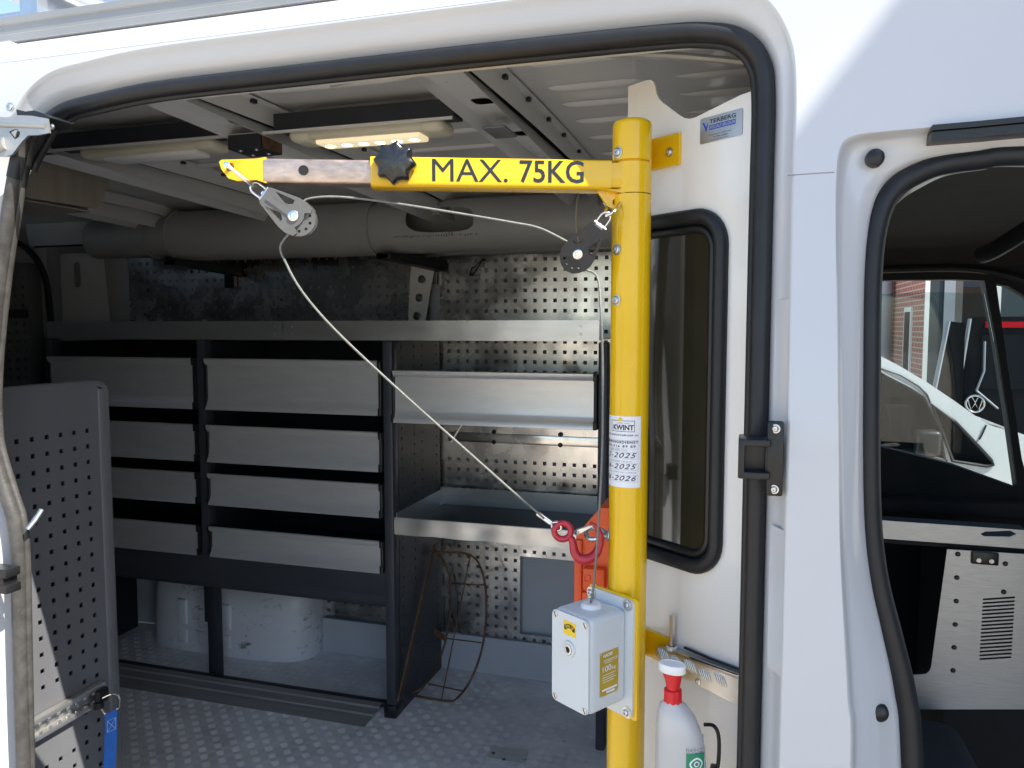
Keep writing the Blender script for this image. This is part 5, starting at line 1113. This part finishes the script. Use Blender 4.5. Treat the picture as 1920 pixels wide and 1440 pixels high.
m = MB(); m.tube(catmull([(x, DY-.03, z) for x, z in (dq(1630, 508), dq(1720, 505), dq(1800, 505), dq(1860, 512), dq(1925, 532), dq(2000, 590))], 4), .012, 8); m.build('door_frame_seal', 'rubber', van)
m = MB(); ys = [1.13+k*.1 for k in range(19)]
m.loft([[Vector((x, y, 2.20+.07*math.sin(math.pi*(k/18))-.18*max(0, (y-2.75)/.2)**2*.35)) for k, y in enumerate(ys)] for x in (.07, .3, .7, 1.1, 1.42)], closed=False); m.build('cab_headliner', 'cab_roof', van, 60)
m = MB(); m.box(-.22, 2.2, 1.14, 2.93, .47, .485); m.build('cab_floor', 'cab_trim', van)
m = MB(); m.box(.44, .46, 2.35, 2.93, .6, 2.2) if 0 else m.box(-.1965, -.190, 1.45, 2.93, .6, 2.28); m.build('cab_rear_trim', 'cab_trim', van)
m = MB(); pr = [(1.25, .6), (1.25, 1.1), (1.32, 1.28), (1.5, 1.34), (2.0, 1.30), (2.05, .6)]
m.loft([[Vector((x, y, z)) for y in (1.12, 2.95)] for x, z in pr], closed=False); m.build('dashboard', 'cab_trim', van, 40)
# grab handle / visor at the roof edge
m = MB(); a, b = PY(1842, 478, 1.9), PY(1935, 425, 1.75); m.tube(catmull([a, a*.7+b*.3+Vector((0, 0, -.004)), b], 5), .018, 10); m.build('grab_handle', 'black_plastic', van, 60)
# passenger seat squab at the bottom and seat backs
def seat(nm, x, y, lab):
    t = thing('cab_seat', lab, 'seat', (x, y, .485))
    m = MB(); m.rbox(x-.10, x+.44, y-.23, y+.23, .84, .99, .05, 4); m.build('squab', 'seat_cloth', t, 60)
    m = MB(); m.rbox(x-.08, x+.40, y-.21, y+.21, .486, .842, .02, 2); m.build('seat_base', 'cab_trim', t)
    m = MB(); m.rbox(x-.155, x-.03, y-.235, y+.235, .95, 1.50, .05, 4); m.build('backrest', 'seat_cloth', t, 60)
    m = MB(); m.rbox(x-.15, x-.06, y-.13, y+.13, 1.56, 1.78, .035, 4); hr = m.build('headrest', 'headrest_grey', t, 60)
    m = MB()
    for s_ in (-.06, .06): m.cyl((x-.105, y+s_, 1.48), (x-.105, y+s_, 1.58), .006, n=8)
    m.build('headrest_post', 'zinc', t)
seat('p', .08, 1.86, 'dark cloth passenger seat behind the partition window')
# aluminium equipment box between the seats with louvres and hinge
QY = 2.16
box = thing('equipment_box', 'brushed aluminium equipment box with louvre slots and black hinge in the cab', 'cabinet', (.6, 2.3, .485))
def eq(u, v): p = PY(u, v, QY); return (p.x, p.z)
sl_ = []
for k in range(17):
    v = 1122+k*7.0; a, b = eq(1843.0-k*.42, v+2), eq(1903-k*.42, v-2); h = .0024
    sl_.append([(a[0], a[1]-h), (b[0], b[1]-h), (b[0], b[1]+h), (a[0], a[1]+h)])
o1 = [eq(1776, 1030), eq(1920, 1039), eq(2000, 1044), eq(1990, 1330), eq(1715, 1330), eq(1712, 1266), eq(1736, 1264), eq(1743, 1258), eq(1746, 1250)]
m = MB(); m.plate(o1, sl_, lambda a, b, d: Vector((a, QY+d, b)), .004); fp2 = m.build('front_sheet', 'brushed_sheet', box, 20)
bx0, bz0 = eq(1712, 1330); bx1, bz1 = eq(1990, 1045)
m = MB(); m.box(eq(1785, 1040)[0], bx1, QY+.02, QY+.35, .486, bz1-.02); m.build('box_body', 'dark_inside', box)
for u, v in ((1796, 1039), (1794, 1083), (1793, 1127), (1791, 1171), (1789, 1214), (1787, 1257), (1885, 1057), (1882, 1110)):
    q = MB(); p = PY(u, v, QY); q.lathe([(0, .0045), (.004, .004), (.0065, 0)], (p.x, QY-.0002, p.z), (0, -1, 0), 10); q.build('rivet', 'black_plastic', fp2)
m = MB(); p = PY(1846, 1046, QY); m.rbox(p.x-.030, p.x+.030, QY-.008, QY+.001, p.z-.016, p.z+.016, .003); hg = m.build('hinge', 'black_plastic', box)
for dx in (-.014, .014): q = MB(); bolt(q, (p.x+dx, QY-.008, p.z-.006), (0, -1, 0), .004, .003); q.build('bolt', 'zinc', hg)
shf = [eq(1600, 975), eq(1645, 979), eq(1905, 997), eq(1990, 1003), eq(2000, 1041), eq(1920, 1033), eq(1645, 1013), eq(1600, 1009)]
m = MB(); m.plate(shf, [[eq(1843, 1005), eq(1852, 1001), eq(1900, 999), eq(1912, 1006), eq(1900, 1011), eq(1850, 1010)]], lambda a, b, d: Vector((a, QY+.022+d, b)), .004)
m.build('top_shelf', 'brushed_sheet', box, 20)
m = MB(); m.box(eq(1600, 975)[0], eq(1990, 1003)[0], QY+.03, QY+.3, eq(1700, 1012)[1]-.02, eq(1700, 1012)[1]-.01); m.build('shelf_board', 'dark_inside', box)

# ================================================================== BEYOND THE VAN
# unseen block added ahead of the van to throw the slanting shade
ng = thing('added_shade_block', 'tall dark clad block added out of view ahead of the van to cast shade', 'building', (4.2, -1, 0))
ZTOP = CAM_Z + .39 + (3.2-.206)/.75
m = MB(); m.box(3.2, 6.5, -1.6, 1.9, 0, ZTOP); m.build('wall', 'cladding', ng)
m = MB(); m.box(3.195, 6.55, -1.65, 1.95, ZTOP+.001, ZTOP+.06); m.build('roof_edge', 'white_trim', ng)
# building across the yard behind the driver's window
by = thing('brick_building', 'brick and dark clad building with a loading bay across the yard', 'building', (4, 15, 0))
XB, YN, YF = 2.62, 13.4, 16.6
m = MB(); m.box(XB, XB+.3, YN+.02, YF, 0, 6); m.build('brick_wall', 'brick', by, 0)
m = MB(); m.box(XB-.8, XB+.3, YF+.01, YF+.3, 0, 6); m.build('rear_wall', 'cladding', by)
m = MB(); m.box(XB-.012, XB+.05, YN-.02, YN+.015, 0, 6); m.build('corner_trim', 'white_trim', by)
def bq(u, v, Y): p = PY(u, v, Y); return p
xa = bq(1782, 600, YN).x; xb = bq(1865, 600, YN).x
m = MB(); m.box(XB+.051, xa-.10, YN, YN+.15, 0, 6); m.build('clad_wall', 'cladding', by)
m = MB(); m.box(xa-.10, xa+.05, YN-.02, YN+.2, 0, 6); m.build('bay_post', 'downpipe_grey', by)
m = MB(); m.box(xa+.05, xa+.16, YN+.02, YN+.25, 0, 6); m.build('bay_column', 'concrete', by)
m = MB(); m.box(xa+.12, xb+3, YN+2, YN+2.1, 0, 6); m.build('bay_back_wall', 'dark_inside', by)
m = MB(); m.box(xa+.16, xb, YN+.2, YN+.3, bq(1820, 537, YN).z, 6); m.build('roller_door', 'roller', by)
m = MB(); m.box(xb, xb+.07, YN-.01, YN+.2, 0, 6); m.build('bay_edge_trim', 'white_trim', by)
m = MB(); m.box(xb+.071, xb+9, YN, YN+.15, 0, 6); m.build('right_wall', 'cladding', by)
m = MB(); m.box(XB-.03, XB+.05, 14.35, 14.95, .9, 2.28); wd = m.build('window_frame', 'white_trim', by)
m = MB(); m.box(XB-.036, XB-.031, 14.42, 14.88, .98, 2.2); m.build('window_pane', 'car_black_glass', wd)
m = MB(); m.cyl((XB-.14, 16.1, 0), (XB-.14, 16.1, 6), .11, n=16); m.build('downpipe', 'downpipe_grey', by, 60)
m = MB(); cx = bq(1804, 540, YN+.35).x
for k in range(26): m.tube([(cx+.012*math.cos(a)*(1 if k % 2 else .2), YN+.35+.012*math.cos(a)*(.2 if k % 2 else 1), 2.15+.045*k+.028*math.sin(a)) for a in (2*math.pi*j/8 for j in range(8))], .005, 4, True)
m.build('hoist_chain', 'chain_yellow', by)
# black van at the loading bay
bv = thing('black_van', 'black delivery van standing at the loading bay', 'van', (3, 9, 0))
BYv = 9.0
def vq(u, v, Y=BYv): p = PY(u, v, Y); return (p.x, p.z)
rx0, rz1 = vq(1814, 594); rx1 = rx0+1.75; zl = rz1
m = MB()
def ring(x_in, z, y): return [Vector((rx0+x_in, y, z)), Vector((rx1-x_in, y, z))]
side = [(0, .35), (-.10, .5), (-.12, 1.05), (-.085, 1.3), (0, rz1-.06), (.05, rz1)]
rear = [[Vector((rx0+dx, BYv, z)) for dx, z in side], [Vector((rx1-dx, BYv, z)) for dx, z in side]]
nose_ = [[Vector((rx0+.95+dx, BYv+3.2, z)) for dx, z in side], [Vector((rx1+.95-dx, BYv+3.2, z)) for dx, z in side]]
m.loft([rear[0], rear[1]], closed=False); m.loft([rear[0], nose_[0]], closed=False); m.loft([rear[1], nose_[1]], closed=False); m.loft([nose_[0], nose_[1]], closed=False); m.add([rear[0][-1], rear[1][-1], nose_[1][-1], nose_[0][-1]], [(0, 1, 2, 3)]); o = m.build('body', 'car_black', bv, 30); fix_normals(o)
m = MB(); m.box(rx0+.14, rx1-.14, BYv-.012, BYv-.002, 1.32, rz1-.18); m.build('rear_window', 'car_black_glass', bv)
m = MB(); m.box(rx0+.16, rx0+.95, BYv-.03, BYv-.003, rz1-.11, rz1-.05); m.build('brake_light', 'tail_red', bv)
m = MB(); m.tube([(rx0+.10, BYv-.035, 1.30), (rx0+.16, BYv-.04, 1.50), (rx0+.155, BYv-.04, rz1-.25)], .012, 6); m.tube([(rx0+.10, BYv-.035, 1.30), (rx0+.30, BYv-.04, 1.12)], .012, 6); m.build('wiper', 'downpipe_grey', bv, 60)
# opened side panel of the black van (left leaf)
m = MB(); lf = [vq(1778, 602, 8.8), vq(1810, 606, 8.8), vq(1806, 720, 8.8), vq(1800, 900, 8.8), vq(1735, 900, 8.8), vq(1752, 730, 8.8)]
m.plate(lf, [], lambda a, b, d: Vector((a, 8.8+d, b)), .05); m.build('open_door', 'car_black', bv)
m = MB(); e = [vq(1778, 602, 8.79), vq(1752, 730, 8.79), vq(1735, 900, 8.79)]; m.tube([(e[0][0], 8.79, e[0][1]), (e[1][0], 8.79, e[1][1]), (e[2][0], 8.79, e[2][1])], .022, 6); m.build('door_edge', 'downpipe_grey', bv)
m = MB(); m.tube([(rx0+.02, BYv-.01, rz1-.02), (rx0-.06, BYv-.02, 1.3), (rx0-.09, BYv-.02, .9)], .018, 6); m.build('rain_gutter', 'downpipe_grey', bv, 60)
bc = PY(1828, 757, BYv-.03); m = MB(); RB = .085
m.tube([bc+Vector((RB*math.cos(a), 0, RB*math.sin(a))) for a in (2*math.pi*k/28 for k in range(28))], .012, 8, True)
for pts in (((-.35, .85), (0, .15), (.35, .85)), ((-.78, .5), (-.42, -.72), (0, .05), (.42, -.72), (.78, .5))): m.tube([bc+Vector((RB*a, 0, RB*b)) for a, b in pts], .011, 6)
m.build('round_emblem', 'chrome', bv, 60)
for xw in (rx0+.02, rx1-.22):
    for dy in (.7, 2.6): m = MB(); m.cyl((xw+dy*.297, BYv+dy, .33), (xw+dy*.297+.2, BYv+dy, .33), .33, n=24); m.build('wheel', 'tyre', bv)
# white car beyond the cab, seen side on, nose to the right
wc = thing('white_car', 'white parked car with sloping bonnet beyond the driver window', 'car', (1.4, 6.2, 0))
CY = 5.9
def cq(u, v, Y=CY): p = PY(u, v, Y); return (p.x, p.z)
top = [cq(1652, 668), cq(1690, 688), cq(1740, 718), cq(1790, 752), cq(1850, 795), cq(1880, 806), cq(1920, 815), cq(1990, 850)]
xr = top[0][0]
roof = [(xr-2.3, top[0][1]-.05), (xr-1.6, top[0][1]+.10), (xr-.7, top[0][1]+.14), (xr-.3, top[0][1]+.10)] + top
low_ = [(top[-1][0]+.55, .75), (top[-1][0]+.6, .45), (top[-1][0]+.5, .28), (xr-2.6, .28), (xr-2.65, .8)]
outline = roof+low_
def gl_(pts): return [cq(u, v) for u, v in pts]
w1 = gl_([(1630, 690), (1660, 704), (1705, 726), (1737, 748), (1748, 790), (1765, 850), (1780, 868), (1680, 845), (1640, 842), (1600, 838), (1560, 690)])
w2 = gl_([(1745, 752), (1790, 790), (1830, 832), (1858, 862), (1862, 871), (1850, 874), (1800, 868), (1774, 862), (1762, 830)])
w1 = gl_([(1560, 690), (1640, 690), (1662, 704), (1705, 726), (1733, 744), (1760, 800), (1772, 862), (1700, 846), (1600, 838)])
w2 = gl_([(1747, 757), (1790, 790), (1830, 832), (1858, 862), (1862, 871), (1850, 874), (1786, 864), (1768, 815)])
m = MB(); m.plate(outline, [w1, w2], lambda a, b, d: Vector((a, CY+d, b)), .05)
n = len(outline); m.add([(a, CY+.04, b) for a, b in outline]+[(a, CY+1.6, b) for a, b in outline], [(i, (i+1) % n, n+(i+1) % n, n+i) for i in (0, 1, 2, 8, 9, 10, 11, 12, 13, 14, 15, 16) if i < n])
m.plate(outline, [w1], lambda a, b, d: Vector((a, CY+1.6+d, b)), .03); o = m.build('car_body', 'car_white', wc, 30)
m = MB(); m.plate([(a, b) for a, b in outline], [w1], lambda a, b, d: Vector((a*.96+xr*.04, CY+1.575+d, b*.98)), .01); m.build('cabin_lining', 'cab_trim', wc)
m = MB(); m.plate(w1, [], lambda a, b, d: Vector((a, CY+.015+d, b)), .004); m.build('side_window', 'car_glass', wc)
m = MB(); m.plate(w2, [], lambda a, b, d: Vector((a, CY+.015+d, b)), .004); m.build('quarter_window', 'car_glass', wc)
for ww, nm in ((w1, 'window_trim'), (w2, 'window_trim')):
    m = MB(); m.tube([(a, CY-.004, b) for a, b in ww], .012, 6, True); m.build(nm, 'rubber', wc)
m = MB(); m.tube([(a, CY-.004, b) for a, b in gl_([(1645, 688), (1690, 704), (1722, 724), (1738, 740), (1744, 755)])], .006, 6); m.tube([(a, CY-.004, b) for a, b in gl_([(1849, 797), (1841, 815), (1836, 824)])], .005, 6); m.tube([(a, CY-.004, b) for a, b in gl_([(1775, 862), (1778, 900), (1780, 960)])], .005, 6); m.build('panel_gap', 'rubber', wc)
m = MB(); a = cq(1712, 775); b = cq(1755, 852); m.rbox(a[0], b[0], CY-.16, CY-.02, b[1]+.01, a[1]-.10, .03, 3); m.rbox(a[0]+.06, b[0]-.02, CY-.06, CY+.01, b[1]-.03, b[1]+.03, .01); mi = m.build('door_mirror', 'black_plastic', wc)
m = MB(); sc_ = cq(1690, 800); m.rbox(sc_[0]-.08, sc_[0]+.13, CY+.35, CY+.42, sc_[1]-.17, sc_[1]+.12, .03, 3, Matrix.Identity(4)); m.build('dash_display', 'downpipe_grey', wc)
m = MB(); m.tube([(sc_[0]-.12+.19*math.cos(a)*.45, CY+.3+.0*a, sc_[1]-.03+.19*math.sin(a)) for a in (2*math.pi*k/20 for k in range(20))], .02, 8, True); m.build('steering_wheel', 'downpipe_grey', wc)
m = MB(); m.box(xr-2.2, top[4][0]-.2, CY+.1, CY+1.5, .4, cq(1700, 880)[1]); m.build('cabin_floor', 'cab_trim', wc)
m = MB(); m.rbox(xr-.75, xr-.45, CY+.2, CY+.7, .8, 1.55, .06, 3); m.build('car_seat', 'seat_cloth', wc)
for xw in (xr-1.9, top[-1][0]-.1):
    m = MB(); m.cyl((xw, CY-.03, .32), (xw, CY+.2, .32), .32, n=24); m.build('wheel', 'tyre', wc)
m = MB(); m.tube([(a, CY+.2, b) for a, b in gl_([(1852, 798), (1885, 806), (1925, 818)])], .010, 6); m.build('windscreen_wiper', 'rubber', wc)
